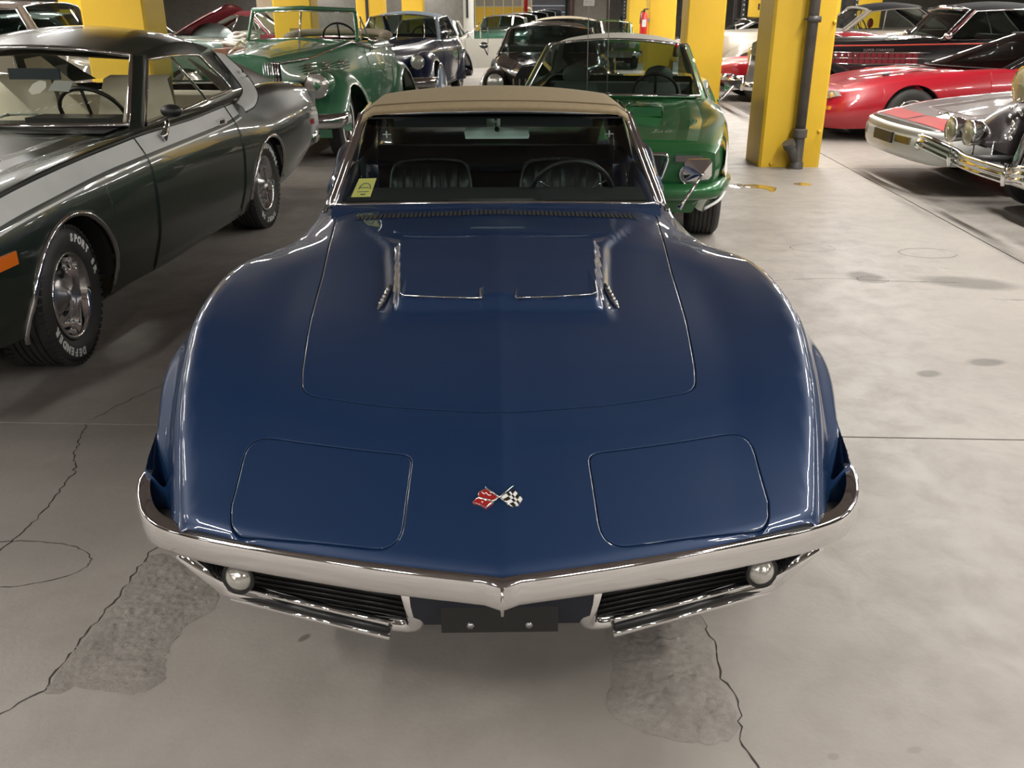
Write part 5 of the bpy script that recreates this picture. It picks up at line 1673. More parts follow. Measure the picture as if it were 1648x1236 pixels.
# front: recessed grille bay with chrome surround and lamp square
MB().box(-.77, .77, -.015, .0, .50, .735).build('grille_bay', GRN_B, jav, False)
P = round_poly([(-.42, .55), (.44, .55), (.49, .725), (-.49, .725)], .04)
MB().tube([(p.x, -.03, p.y) for p in P], .013, 8, True, up=(0, 1, 0)).build('grille_surround', CHROME, jav)
MB().box(-.44, .44, -.03, -.016, .55, .72).build('grille', BLACK, jav, False)
for s in (-1, 1):
    MB().box(min(s * .53, s * .70), max(s * .53, s * .70), -.045, -.01, .68, .72).build('parking_lamp', mat('dark_lens', (0.12, 0.10, 0.10), 0.15, 0, 1), jav, False)
    o = headlamp(jav, (s * .63, -.03, .60), .065, CHROME, .06)
MB().tube(cr([(-.88, .42, .50), (-.83, .12, .50), (-.70, -.04, .49), (0, -.09, .48), (.70, -.04, .49), (.83, .12, .50), (.88, .42, .50)], 5), .05, 10, flat=1.1).build('front_bumper', GRN_B, jav)
MB().tube(cr([(.905, .58, .40), (.905, .45, .50), (.885, .25, .47), (.84, .08, .42), (.74, -.0, .37)], 5), .011, 6).build('white_stripe', WHITE, jav)
MB().grid([[(.872, .30, .78), (.868, .22, .70), (.862, .16, .60)], [(.890, .42, .72), (.885, .30, .63), (.878, .22, .54)], [(.905, .58, .62), (.902, .45, .55), (.895, .34, .47)]]).build('white_side_stripe', WHITE, jav)
MB().grid([[(-.72, .0, .46), (0, -.06, .45), (.72, .0, .46)], [(-.66, .05, .33), (0, .0, .33), (.66, .05, .33)]]).build('front_valance', GRN_B, jav)
MB().tube([(.0, 1.80, .94), (.45, 1.66, .955), (.62, 1.69, .945)], .009, 6).build('wiper', BLACK, jav)
MB().tube([(-.55, 1.78, .94), (-.1, 1.64, .965), (.0, 1.62, .96)], .009, 6).build('wiper', BLACK, jav)
mm = MB(); mm.prism([(.94, 2.0, .965), (1.06, 2.0, .975), (1.07, 2.0, 1.05), (.93, 2.0, 1.045)], (0, .03, 0)); mo = mm.build('door_mirror', CHROME, jav, False)
MB().add([(.94, 2.0, .965), (1.06, 2.0, .975), (1.07, 2.0, 1.05), (.93, 2.0, 1.045), (1.0, 1.95, 1.0)], [(0, 1, 4), (1, 2, 4), (2, 3, 4), (3, 0, 4)]).build('mirror_cone', CHROME, mo, False)
MB().tube([(1.0, 1.96, 1.0), (.93, 1.9, .93), (.88, 1.88, .89)], .012, 6).build('stalk', CHROME, mo)
steering(jav, .36, 2.12, .93, .19, -1.0)
GV = mat('grey_green_vinyl', (0.16, 0.18, 0.15), 0.6)
seat(jav, .38, 2.6, GV, .42, .55, .52); seat(jav, -.38, 2.6, GV, .42, .55, .52)
MB().box(-.68, .68, 3.2, 3.4, .3, .93).build('rear_bench', GV, jav, False)
MB().box(-.70, .70, 1.85, 2.1, .6, .925).build('dashboard', BLACK, jav, False)
MB().sphere((.52, 2.2, 1.31), .016, 8, 6).build('red_sticker', REDLENS, jav)
MB().box(-.1, .14, 2.42, 2.44, 1.20, 1.255).build('interior_mirror', CHROME, jav, False)
MB().tube([(-.02, 1.55, .93), (-.03, 1.56, 1.62), (-.035, 1.56, 2.1)], [.004, .003, .002], 5).build('antenna', STEEL, jav)
for s in (1, -1):
    wheel(jav, s * .77, .95, .335, .25, s, 'rally', detail=1); wheel(jav, s * .80, 3.7, .335, .25, s, 'rally')
# ================================================================ CLASSIC-ERA CAR BUILDER
LENSY = mat('yellowed_lamp_lens', (0.42, 0.38, 0.25), 0.1, 0.2, 1.0, bump=(50, 0.4, 0.01))
def classic(t, Pn, L=5.1, hood_w=.30, cowl=1.75, hz=1.08, wy=(0.85, 4.0), doors=None, fr=.62, M2=None, belt=1.05, grille='grid', fend_h=.86, cabin_end=None, fw=.26, w_style='wire', ww=.05, glass=None, body_w=.80, skip_hood=False, r=.36):
    """narrow hooded body with bulging separate fenders"""
    yf, yr = wy
    ce = cabin_end or yr - .1
    st = [
     (.0, [(hood_w * .85, .42), (hood_w * .95, .6), (hood_w * .95, .82), (hood_w * .8, hz - .06), (hood_w * .4, hz - .02), (0, hz)]),
     (.5, [(hood_w + .08, .40), (hood_w + .12, .6), (hood_w + .12, .84), (hood_w + .02, hz - .04), (hood_w * .5, hz + .02), (0, hz + .04)]),
     (cowl * .7, [(hood_w + .26, .36), (hood_w + .32, .6), (hood_w + .30, .88), (hood_w + .18, hz - .01), (hood_w * .8, hz + .05), (0, hz + .08)]),
     (cowl, [(body_w - .10, .32), (body_w - .06, .6), (body_w - .06, .88), (body_w - .16, belt + .02), (body_w * .55, hz + .06), (0, hz + .10)]),
     (cowl + .8, [(body_w, .30), (body_w + .03, .6), (body_w + .03, .88), (body_w - .06, belt), (body_w * .7, belt + .02), (0, belt + .03)]),
     (yr - .3, [(body_w, .32), (body_w + .04, .6), (body_w + .02, .88), (body_w - .08, belt), (body_w * .7, belt + .03), (0, belt + .04)]),
     (yr + .35, [(body_w - .1, .36), (body_w - .06, .6), (body_w - .08, .82), (body_w - .2, belt - .10), (body_w * .5, belt - .02), (0, belt)]),
     (L, [(body_w - .35, .42), (body_w - .3, .5), (body_w - .3, .62), (body_w - .35, .72), (body_w * .3, .76), (0, .78)]),
    ]
    rows, yl, tab, ob = car_body(t, st, [], {'*': Pn, 'end': Pn}, doors=doors or [(cowl + .12, cowl + 1.25)], hood=(.06, cowl - .08), cabin=(cowl + .05, ce), dy=.12, ns=18, nt=10, hood_edge=.02 + .1)
    cx = fr
    for s in (1, -1):
        pontoon(t, cx, [(yf - .62, .52, .40, fw * .55), (yf - .48, .70, .34, fw * .85), (yf - .2, fend_h - .04, .32, fw), (yf + .1, fend_h, .32, fw), (yf + .45, fend_h - .08, .32, fw * .97), (yf + .85, fend_h - .34, .30, fw * .85), (yf + 1.25, .40, .28, fw * .6)], (yf, r + .06, r), Pn, s)
        pontoon(t, cx + .03, [(yr - .8, .40, .30, fw * .6), (yr - .5, .68, .30, fw * .85), (yr - .1, fend_h - .02, .30, fw), (yr + .2, fend_h - .04, .30, fw), (yr + .6, .70, .32, fw * .9), (yr + 1.0, .45, .36, fw * .6)], (yr, r + .06, r), Pn, s, 'rear_fender')
        MB().box(min(s * .55, s * .86), max(s * .55, s * .86), yf + .8, yr - .5, .30, .335).build('running_board', BLACK, t, False)
        for y in (yf, yr):
            wheel(t, s * (cx + .03), y, r, .17, s, w_style, whitewall=ww, tread=False, detail=0, rim_r=r * .58)
    return rows, yl, tab, ob

def vbars(t, x0, x1, y, z0, z1, n, m=CHROME, r=.006, name='grille_bars', horiz=False, lean=0.0, bow=0.0):
    mb = MB()
    for k in range(n):
        u = k / max(1, n - 1)
        if horiz:
            z = z0 + (z1 - z0) * u
            mb.tube([(x0, y + lean * u, z), ((x0 + x1) / 2, y + lean * u - bow, z), (x1, y + lean * u, z)], r, 5)
        else:
            x = x0 + (x1 - x0) * u
            mb.tube([(x, y - bow * (1 - (2 * u - 1) ** 2), z0), (x, y + lean - bow * (1 - (2 * u - 1) ** 2), z1)], r, 5)
    return mb.build(name, m, t, kind='stuff')

# ---------------------------------------------------------------- pale green convertible
GRN_P = paint('sage_green_paint', (0.045, 0.165, 0.085), 0.0, 0.35, 1.0, 0.03)
g40 = thing('vintage_convertible', 'sage green vintage convertible with open cockpit behind the dark green coupe', 'car', (-2.80, 10.0, 0), -0.075)
classic(g40, GRN_P, L=5.0, hood_w=.34, cowl=2.15, hz=1.15, wy=(.95, 4.0), doors=[(2.3, 3.35)], fr=.72, belt=1.18, fend_h=.95, fw=.29, body_w=.86, r=.37)
for s in (1, -1):
    h = headlamp(g40, (s * .68, .28, .83), .125, CHROME, .06, s * .12)
    MB().sphere((s * .68, .52, .83), .145, 16, 10, (.95, 1.9, .95)).build('headlight_pod', GRN_P, h)
    mb = MB(); mb.sphere((s * .68, .46, .975), .018, 8, 6, (.6, 3, 1)); mb.build('parking_light', CHROME, h)
    # side grille on the nose, three louvre groups, hood spear
    vbars(g40, s * .16, s * .36, .02, .80, 1.08, 9, CHROME, .007, horiz=False, bow=.02)
    vbars(g40, s * .14, s * .38, .015, .82, 1.07, 6, CHROME, .004, 'grille_cross_bars', horiz=True)
    MB().add([(s * .14, .03, .78), (s * .38, .06, .78), (s * .37, .08, 1.08), (s * .14, .05, 1.1)], [(0, 1, 2, 3)]).build('grille_backing', BLACK, g40, False)
    for k in range(3):
        y0_ = .62 + k * .42
        x = .34 + .125 + k * .085
        mb = MB()
        for q in range(4):
            mb.tube([(s * (x + .0), y0_, .93 + q * .032), (s * (x + .055), y0_ + .27, .935 + q * .032)], .009, 5)
        mb.build('hood_louvres', CHROME, g40, kind='stuff')
    MB().tube([(s * .35, .15, 1.07), (s * .50, .8, 1.09), (s * .69, 1.9, 1.22), (s * .825, 2.6, 1.125), (s * .83, 3.8, 1.125)], .012, 6).build('side_spear', CHROME, g40)
    MB().tube([(s * .705, 2.18, 1.225), (s * .69, 2.24, 1.30), (s * .655, 2.36, 1.56)], .024, 8).build('windscreen_post', GRN_P, g40)
    MB().tube([(s * .725, 2.30, 1.22), (s * .70, 2.42, 1.50), (s * .73, 2.75, 1.22)], .010, 6).build('quarter_light_frame', CHROME, g40)
MB().tube([(0, -.06, .56), (-.0, -.05, .80), (0, 0, 1.0), (0, .12, 1.1)], .02, 8).build('nose_trim', CHROME, g40)
MB().tube([(-.70, 2.19, 1.225), (0, 2.08, 1.26), (.70, 2.19, 1.225)], .012, 6).build('windscreen_base', CHROME, g40)
MB().tube([(-.66, 2.36, 1.575), (0, 2.26, 1.605), (.66, 2.36, 1.575)], .026, 8).build('windscreen_header', GRN_P, g40)
MB().tube([(-.635, 2.33, 1.55), (0, 2.24, 1.575), (.635, 2.33, 1.55)], .010, 6).build('windscreen_trim', CHROME, g40)
MB().tube([(0, 2.07, 1.26), (0, 2.25, 1.58)], .012, 6).build('centre_bar', CHROME, g40)
for s in (1, -1):
    MB().add([(0, 2.08, 1.26), (s * .69, 2.19, 1.225), (s * .65, 2.34, 1.56), (0, 2.25, 1.58)], [(0, 1, 2, 3)]).build('windscreen', GLASS, g40, False)
    MB().tube([(s * .62, 1.75, 1.225), (s * .35, 1.93, 1.245)], .008, 6).build('wiper', CHROME, g40)
steering(g40, .38, 2.62, 1.24, .22, -1.0)
MB().box(-.7, .7, 2.2, 2.4, .8, 1.225).build('dashboard', GRN_P, g40, False)
mb = MB(); mb.box(-.66, .66, 3.3, 3.5, .4, 1.15); mb.build('seat_back', mat('tan_leather', (0.25, 0.17, 0.10), 0.5), g40, False)
MB().tube(cr([(-.70, 3.9, 1.22), (-.6, 4.25, 1.26), (0, 4.35, 1.28), (.6, 4.25, 1.26), (.70, 3.9, 1.22)], 5), .09, 10, flat=.6).build('folded_top', mat('tan_folded_cloth', (0.3, 0.25, 0.18), 0.9), g40)
mirror(g40, .86, 2.35, 1.22)
MB().tube(cr([(-.98, .35, .50), (-.90, -.02, .50), (0, -.16, .50), (.90, -.02, .50), (.98, .35, .50)], 6), .045, 8, flat=1.7).build('front_bumper', CHROME, g40)
MB().grid([[(x, -.02 - .12 * (1 - x * x), .42), (x, .0 - .12 * (1 - x * x), .33)] for x in np.linspace(-.9, .9, 9)], True).build('front_apron', GRN_P, g40)
mb = MB()
for s in (-.3, .3):
    mb.box(s - .04, s + .04, -.22, -.12, .40, .66)
mb.build('bumper_guards', CHROME, g40, False, kind='stuff')

# ---------------------------------------------------------------- navy convertible with light blue top
NAVY = paint('navy_paint', (0.006, 0.014, 0.045), 0.0, 0.3, 1.0, 0.02)
LBL = mat('light_blue_canvas', (0.26, 0.34, 0.42), 0.8)
nv = thing('vintage_convertible', 'navy blue vintage convertible with light blue top raised', 'car', (-2.27, 15.65, 0), -0.11)
classic(nv, NAVY, L=5.0, hood_w=.36, cowl=1.95, hz=1.03, wy=(.9, 4.0), fr=.68, belt=1.05, fend_h=.92, fw=.28, body_w=.84, w_style='disc', ww=.06)
greenhouse(nv, (.70, 2.0, 1.09), (.60, 2.35, 1.44), (.60, 3.5, 1.46), (.66, 4.3, 1.08), LBL, .18, .10, .08, .05, GLASSD, CHROME, roof_m=LBL, post=(.45, .5), trim_r=.014)
MB().tube([(0, 1.8, 1.12), (0, 2.22, 1.47)], .012, 6).build('centre_bar', CHROME, nv)
MB().tube([(.5, 1.85, 1.12), (.42, 2.25, 1.42)], .014, 6).build('wiper', CHROME, nv)
for s in (1, -1):
    h = headlamp(nv, (s * .70, .20, .78), .11, CHROME, .09, s * .08)
    headlamp(nv, (s * .78, .12, .50), .05, CHROME, .05, s * .08, name='fog_lamp')
    MB().lathe([(0, .01), (.30, .008), (.33, -.01)], 28, Matrix.Translation((s * .955, .9, .36)) @ Matrix.Rotation(0 if s > 0 else PI, 4, 'Z')).build('fender_skirt', mat('sky_blue_enamel', (0.20, 0.36, 0.55), 0.3, 0, 1), nv)
    MB().tube([(s * .955, .9 + .36 * math.cos(a), .36 + .36 * math.sin(a)) for a in np.linspace(0, PI, 14)], .016, 6).build('arch_trim', CHROME, nv)
    mirror(nv, s * .86, 2.25, 1.2)
MB().tube(cr([(-.98, .3, .48), (-.9, -.05, .48), (0, -.18, .48), (.9, -.05, .48), (.98, .3, .48)], 6), .045, 8, flat=1.8).build('front_bumper', CHROME, nv)
vbars(nv, -.36, .36, -.03, .52, .80, 15, CHROME, .008)
MB().sphere((.0, .1, 1.09), .05, 10, 8, (.5, 1.6, 1)).build('hood_ornament', CHROME, nv)
steering(nv, .38, 2.35, 1.12, .2, -1.0)
MB().box(-.65, .65, 3.0, 3.2, .5, 1.15).build('seat_back', BLACK, nv, False)

# ---------------------------------------------------------------- black sedan behind the bright green car
BLK = paint('black_paint', (0.006, 0.006, 0.007), 0.0, 0.25, 1.0, 0.02)
bs = thing('vintage_sedan', 'black rounded vintage sedan between the navy convertible and the bright green car', 'car', (.42, 11.75, 0), -0.06)
classic(bs, BLK, L=4.7, hood_w=.40, cowl=1.35, hz=.98, wy=(.75, 3.6), fr=.66, belt=1.0, fend_h=.90, fw=.28, body_w=.82, w_style='disc', ww=.05)
greenhouse(bs, (.66, 1.42, 1.03), (.55, 1.85, 1.33), (.55, 3.0, 1.33), (.62, 3.7, 1.03), BLK, .20, .10, .08, .05, GLASSD, CHROME, post=(.45, .5))
for s in (1, -1):
    headlamp(bs, (s * .64, .12, .74), .10, CHROME, .08)
MB().tube(cr([(-.92, .3, .46), (-.85, -.1, .46), (0, -.2, .46), (.85, -.1, .46), (.92, .3, .46)], 6), .045, 8, flat=1.5).build('front_bumper', CHROME, bs)
vbars(bs, -.4, .4, -.04, .5, .8, 12, CHROME, .01)
mirror(bs, -.92, 1.75, 1.12, side=-1)
MB().tube([(-.83, 1.35, 1.02), (-.83, 1.36, 1.35), (-.83, 1.36, 1.38)], [.004, .004, .003], 5).build('antenna', STEEL, bs)
MB().box(-.3, -.25, 1.72, 1.74, 1.27, 1.33).build('paper_tag', MATS['paper_white'], bs, False)
steering(bs, .36, 1.9, 1.05, .19)
MB().box(-.62, .62, 2.5, 2.7, .5, 1.08).build('seat_back', mat('grey_cloth', (0.2, 0.2, 0.19), 0.9), bs, False)

# ================================================================ PLAINER CARS
def plain(name, label, loc, rz, Pn, L=4.7, W=.90, zb=.92, zh=.86, zr=1.35, cowl=1.45, top=(1.95, 3.1, 3.9), roof=None, arch=(.85, 3.5), bumper=CHROME, light=True, glass=None, rw=.60, dz=0.0, group=None, stripes=None, trim=CHROME, wstyle='disc', quarter=None, doors=None, base_bow=.2, ww=.0, grille=True, seats=None):
    t = thing(name, label, 'car', loc, rz, group)
    st = [
     (0, [(W - .12, .38), (W - .05, .5), (W - .05, .64), (W - .10, zh - .10), (W * .5, zh - .08), (0, zh - .08)]),
     (.4, [(W - .06, .26), (W, .46), (W + .01, .68), (W - .06, zh - .02), (W * .6, zh - .02), (0, zh)]),
     (cowl * .6, [(W - .05, .22), (W + .02, .46), (W + .02, .72), (W - .05, zh + .02), (W * .65, zh + .01), (0, zh + .03)]),
     (cowl, [(W - .05, .2), (W + .01, .46), (W + .01, .74), (W - .06, zb), (W - .18, zb), (0, zb + .01)]),
     (top[1], [(W - .05, .2), (W + .01, .46), (W + .01, .74), (W - .06, zb + .01), (W - .18, zb + .02), (0, zb + .02)]),
     (L - .8, [(W - .05, .26), (W + .02, .48), (W + .02, .74), (W - .05, zb - .01), (W * .7, zb + .02), (0, zb + .02)]),
     (L, [(W - .14, .38), (W - .06, .52), (W - .06, .68), (W - .12, zb - .08), (W * .6, zb - .04), (0, zb - .04)]),
    ]
    rows, yl, tab, ob = car_body(t, st, [(arch[0], .37, .33), (arch[1], .37, .33)], {'*': Pn, 'end': Pn}, doors=doors or [(cowl + .05, cowl + 1.2)], hood=(.08, cowl - .06), cabin=(cowl + .1, top[2] - .05), dy=.14, ns=16, nt=10, arch_r_seg=17)
    if top[0]:
        greenhouse(t, (W - .18, cowl + .02, zb), (rw, top[0], zr - .045), (rw - .02, top[1], zr - .05), (W - .22, top[2], zb + .03), Pn, base_bow, .08, .08, .05, glass or GLASSD, trim, roof_m=roof or Pn, quarter_m=quarter or roof or Pn, post=(.5, .55))
        MB().box(-W + .25, W - .25, top[1] - .5, top[1] - .3, .4, zb + .08).build('seat_back', seats or BEIGE, t, False)
        MB().box(-W + .2, W - .2, cowl + .05, cowl + .3, .6, zb).build('dashboard', BLACK, t, False)
        steering(t, .36, cowl + .55, zb + .02, .19, -1.0)
    if bumper:
        MB().tube(cr([(-W - .02, .3, .45), (-W + .06, -.02, .45), (0, -.1, .45), (W - .06, -.02, .45), (W + .02, .3, .45)], 5), .045, 8, flat=1.4).build('front_bumper', bumper, t)
        MB().tube(cr([(-W - .02, L - .3, .47), (-W + .06, L + .02, .47), (0, L + .07, .47), (W - .06, L + .02, .47), (W + .02, L - .3, .47)], 5), .045, 8, flat=1.4).build('rear_bumper', bumper, t)
    if light:
        for s in (1, -1):
            headlamp(t, (s * (W - .22), -.015, .66), .085, CHROME, .05)
        if grille:
            MB().box(-W + .36, W - .36, -.02, .0, .55, .74).build('grille', BLACK, t, False)
            vbars(t, -W + .38, W - .38, -.028, .57, .73, 5, CHROME, .006, horiz=True)
    for s in (1, -1):
        MB().box(min(s * (W - .3), s * (W - .14)), max(s * (W - .3), s * (W - .14)), L, L + .02, .6, .72).build('tail_lamp', REDLENS, t, False)
    wheels(t, arch[0], arch[1], W - .10, .325, .2, wstyle, whitewall=ww)
    return t, tab

WHT = paint('cream_white_paint', (0.56, 0.54, 0.48), 0.0, 0.3, 1.0, 0.03)
# cream car with the open door
wc, _ = plain('cream_car', 'cream white car with its driver door swung wide open', (-2.10, 21.3, 0), -0.05, WHT, 4.2, .92, .95, .93, 1.36, 1.35, (1.8, 2.9, 3.6), arch=(.85, 3.3))
dp = bpy.data.objects.new('open_door', None); COL.objects.link(dp); dp.parent = wc; dp.location = (.93, 1.42, 0); dp.rotation_euler = (0, 0, -1.05)
MB().box(.0, .04, 0, 1.15, .28, .93).build('door_skin', WHT, dp, False)
MB().box(-.03, .0, .05, 1.1, .33, .88).build('door_card', mat('cream_vinyl', (0.5, 0.47, 0.4), 0.6), dp, False)
MB().box(-.05, -.03, .85, 1.0, .75, .79).build('inner_handle', CHROME, dp, False)
MB().tube([(.02, 0, .95), (.02, .05, .95), (.02, .38, 1.28), (.02, .4, .95)], .012, 6).build('vent_frame', CHROME, dp)
mirror(wc, 1.0, 1.5, 1.05)

# row of cars near the far door
far = [('green', (-.34, 28.6, 0), (0.02, 0.10, 0.06), 'dark green car with white roof heading the far row', WHT, 1.36),
       ('w', (.15, 34.2, 0), (0.45, 0.46, 0.46), 'pale grey car second in the far row', None, 1.38),
       ('g', (.75, 39.5, 0), (0.03, 0.06, 0.05), 'dark car third in the far row before the overhead door', None, 1.42),
       ('w2', (1.35, 45.5, 0), (0.5, 0.5, 0.5), 'whitish car fourth in the far row', None, 1.45),
       ('w3', (1.95, 51.5, 0), (0.25, 0.25, 0.28), 'grey car nearest the overhead door', None, 1.5)]
for k, loc, c, lab, rf, zr in far:
    plain('parked_car', lab, loc, -0.05, paint('far_paint_' + k, c), 4.6, .88, .95, .92, zr, 1.3, (1.8, 3.2, 3.9), roof=rf, group='cars in the far row')
CRM = mat('cream_canvas', (0.62, 0.53, 0.36), 0.8)
ct, _ = plain('canvas_top_car', 'car with a domed cream canvas top behind the black sedan', (1.02, 17.4, 0), -0.03, BLK, 4.6, .88, .95, .92, 1.40, 1.15, (1.55, 3.0, 3.8), roof=CRM, quarter=CRM, rw=.64)
gc, _ = plain('small_green_car', 'small green car beside the yellow pillar with the extinguisher', (2.72, 26.5, 0), -0.05, paint('leaf_green_paint', (0.05, 0.22, 0.03)), 4.2, .80, .85, .8, 1.24, 1.2, (1.65, 2.9, 3.6), glass=GLASS)

# ---------------------------------------------------------------- right-hand row, noses pointing to the aisle
RZ = -PI / 2
REDP = paint('red_paint', (0.36, 0.008, 0.020), 0.0, 0.3, 1.0, 0.02)
rc = thing('red_sports_coupe', 'red wedge-nosed sports coupe behind the yellow pillar with the pipe', 'car', (3.92, 12.88, 0), RZ)
st = [
 (-.04, [(.40, .20), (.52, .26), (.52, .40), (.45, .50), (.2, .52), (0, .52)]),
 (.10, [(.62, .17), (.74, .30), (.74, .44), (.66, .565), (.35, .60), (0, .60)]),
 (.32, [(.76, .16), (.875, .32), (.88, .48), (.79, .625), (.45, .665), (0, .665)]),
 (.70, [(.82, .17), (.925, .36), (.93, .55), (.85, .71), (.52, .755), (0, .745)]),
 (1.15, [(.84, .18), (.94, .40), (.95, .62), (.87, .775), (.55, .82), (0, .80)]),
 (1.7, [(.84, .18), (.93, .40), (.945, .66), (.86, .83), (.6, .87), (0, .86)]),
 (2.4, [(.84, .18), (.92, .40), (.93, .68), (.84, .88), (.7, .90), (0, .90)]),
 (3.6, [(.86, .2), (.93, .42), (.94, .70), (.86, .92), (.7, .95), (0, .95)]),
 (4.85, [(.78, .3), (.84, .5), (.85, .7), (.78, .88), (.5, .9), (0, .9)]),
]
rows, yl, rt, ob = car_body(rc, st, [(1.15, .38, .33), (3.75, .37, .33)], {'*': REDP, 'end': REDP}, doors=[(2.1, 3.4)], hood=(.35, 1.55), cabin=(1.75, 4.1), dy=.08, hood_edge=.25)
greenhouse(rc, (.76, 2.28, .885), (.56, 3.05, 1.25), (.48, 3.4, 1.26), (.60, 4.5, .98), BLK, .62, .25, .1, glass=glass_mat('grey_reflective_glass', (0.45, 0.48, 0.46), 0.4, .03), trim=BLACK, post=(.6, .6), crown=.03)
for s in (1, -1):
    P = [(.48, .04, .545), (.58, .07, .52), (.74, .165, .53), (.81, .27, .565), (.74, .245, .625), (.60, .13, .62), (.50, .05, .59)]
    P = [(s * x, y - .055, z + .004) for x, y, z in P]
    hb = MB().prism(P, (0, .09, 0)).build('headlight', LENS, rc, False)
    for k in range(2):
        MB().sphere((s * (.575 + .085 * k), .03 + .06 * k, .576), .034, 12, 8, (1, .6, 1)).build('projector', CHROME, hb)
    MB().sphere((s * .775, .155, .576), .036, 10, 6, (.7, .7, 1)).build('corner_amber', mat('pale_amber', (0.8, 0.4, 0.08), 0.2, 0, 1), hb)
    MB().box(min(s * .54, s * .56), max(s * .54, s * .56), .0, .02, .3, .31).build('vent', BLACK, rc, False)
    mb = MB(); mb.prism([(s * .54, .0, .40), (s * .80, .13, .40), (s * .80, .13, .445), (s * .54, .0, .445)], (0, .05, 0)); mb.build('amber_marker', mat('amber_marker', (0.7, 0.25, 0.02), 0.25, 0, 1), rc, False)
    mb = MB(); mb.sphere((s * .60, .05, .27), .10, 16, 8, (1.6, .7, .45)); mb.build('air_intake', mat('intake_dark_red', (0.05, 0.002, 0.004), 0.5), rc)
    MB().tube([(s * .48, 1.0, .83), (s * .32, 1.5, .875), (s * .18, .9, .83)], .012, 6, flat=.4).build('hood_crease', REDP, rc)
    wheel(rc, s * .82, 1.15, .33, .22, s, 'rally'); wheel(rc, s * .82, 3.75, .33, .22, s, 'rally')
MB().sphere((.42, .95, .80), .06, 10, 6, (1.2, .8, .4)).build('hood_vent', BLACK, rc)
for k in range(2):
    MB().tube([(.1 - .5 * k, 1.38, .88), (.62 - .5 * k, 1.5, .895)], .010, 6).build('wiper', BLACK, rc)
MB().grid([[(x, .05 + .3 * (abs(x) / .7) ** 2, .17), (x, .2 + .3 * (abs(x) / .7) ** 2, .10)] for x in np.linspace(-.7, .7, 9)], True).build('chin_spoiler', BLACK, rc)

# silver-maroon wedge with white bumper
SLV = paint('silver_mauve_paint', (0.19, 0.155, 0.155), 0.5, 0.35, 1.0, 0.03)
WBP = mat('white_bumper_plastic', (0.60, 0.60, 0.58), 0.4, 0, .5)
c4 = thing('silver_sports_car', 'silver grey sports car with white bumper and red nose stripe', 'car', (3.80, 9.2, 0), RZ)
st = [
 (.02, [(.74, .34), (.79, .40), (.80, .50), (.77, .575), (.4, .585), (0, .585)]),
 (.15, [(.76, .30), (.87, .40), (.88, .52), (.83, .60), (.45, .615), (0, .61)]),
 (.6, [(.80, .2), (.89, .40), (.90, .56), (.84, .70), (.5, .68), (0, .675)]),
 (1.1, [(.80, .2), (.89, .40), (.90, .60), (.84, .76), (.5, .75), (0, .74)]),
 (1.8, [(.80, .2), (.88, .40), (.89, .64), (.80, .82), (.6, .83), (0, .82)]),
 (3.4, [(.82, .2), (.88, .42), (.89, .68), (.80, .88), (.6, .9), (0, .9)]),
 (4.45, [(.78, .3), (.84, .5), (.85, .7), (.78, .86), (.5, .88), (0, .88)]),
]
rows, yl, tb, ob = car_body(c4, st, [(1.0, .36, .32), (3.45, .36, .32)], {'*': SLV, 'end': WBP}, doors=[(1.9, 3.1)], hood=(.5, 1.6), cabin=(1.75, 3.9), dy=.09)
greenhouse(c4, (.68, 1.68, .825), (.50, 2.5, 1.15), (.48, 3.0, 1.15), (.60, 4.0, .92), SLV, .3, .12, .08, glass=GLASSD, trim=BLACK, post=None, crown=.03)
bp = cr([(.905, .62, 0), (.885, .25, 0), (.82, .05, 0), (.60, -.04, 0), (0, -.09, 0), (-.60, -.04, 0), (-.82, .05, 0), (-.885, .25, 0), (-.905, .62, 0)], 7)
sec = [(.02, .57), (-.012, .56), (-.025, .535), (-.012, .525), (-.03, .50), (-.04, .42), (-.03, .34), (.0, .285), (.04, .27)]
rows_ = []
for i, p in enumerate(bp):
    a = Vector(bp[max(i - 1, 0)]); b = Vector(bp[min(i + 1, len(bp) - 1)]); tt = (b - a).normalized(); n_ = Vector((-tt.y, tt.x, 0)) * -1
    if n_.y > .3: n_ = -n_
    nn = Vector((p[0], p[1] - .9, 0)).normalized()
    rows_.append([(p[0] + nn.x * -o, p[1] + nn.y * -o, z) for o, z in sec])
MB().grid(rows_, True).build('bumper_cover', WBP, c4)
for s in (1, -1):
    MB().prism([(s * .64, -.082, .40), (s * .80, .005, .40), (s * .80, .005, .50), (s * .64, -.082, .50)], (0, .04, 0)).build('fog_lamp', LENSY if s > 0 else LENS, c4, False)
    MB().prism([(s * .26, -.135, .425), (s * .52, -.105, .425), (s * .52, -.105, .49), (s * .26, -.135, .49)], (0, .05, 0)).build('turn_lamp', mat('smoked_amber', (0.10, 0.07, 0.02), 0.2, 0, 1), c4, False)
    MB().sphere((s * .885, .12, .46), .05, 10, 6, (.4, 1, .8)).build('side_marker', mat('corner_lens', (0.55, 0.5, 0.42), 0.2, 0, 1), c4)
    wheel(c4, s * .78, 1.0, .32, .22, s, 'rally'); wheel(c4, s * .78, 3.45, .32, .22, s, 'rally')
MB().prism([(-.24, -.145, .40), (.20, -.145, .40), (.20, -.145, .50), (-.24, -.145, .50)], (0, .05, 0)).build('plate_recess', BLACK, c4, False)
NS = mat('nose_stripe_red', (0.50, 0.035, 0.035), 0.35, 0, 1)
def onc4(x, y, h=.004):
    q = np.array(tb(y)).reshape(-1, 2); tp = np.array(cr(q[2:], 7))[7:]
    ax = abs(x); o = np.argsort(tp[:, 0]); return (x, y, float(np.interp(ax, tp[o, 0], tp[o, 1])) + h)
MB().grid([[onc4(x, y) for x in np.linspace(-.80, -.05, 10)] for y in (.06, .16, .27)]).build('red_stripe', NS, c4)
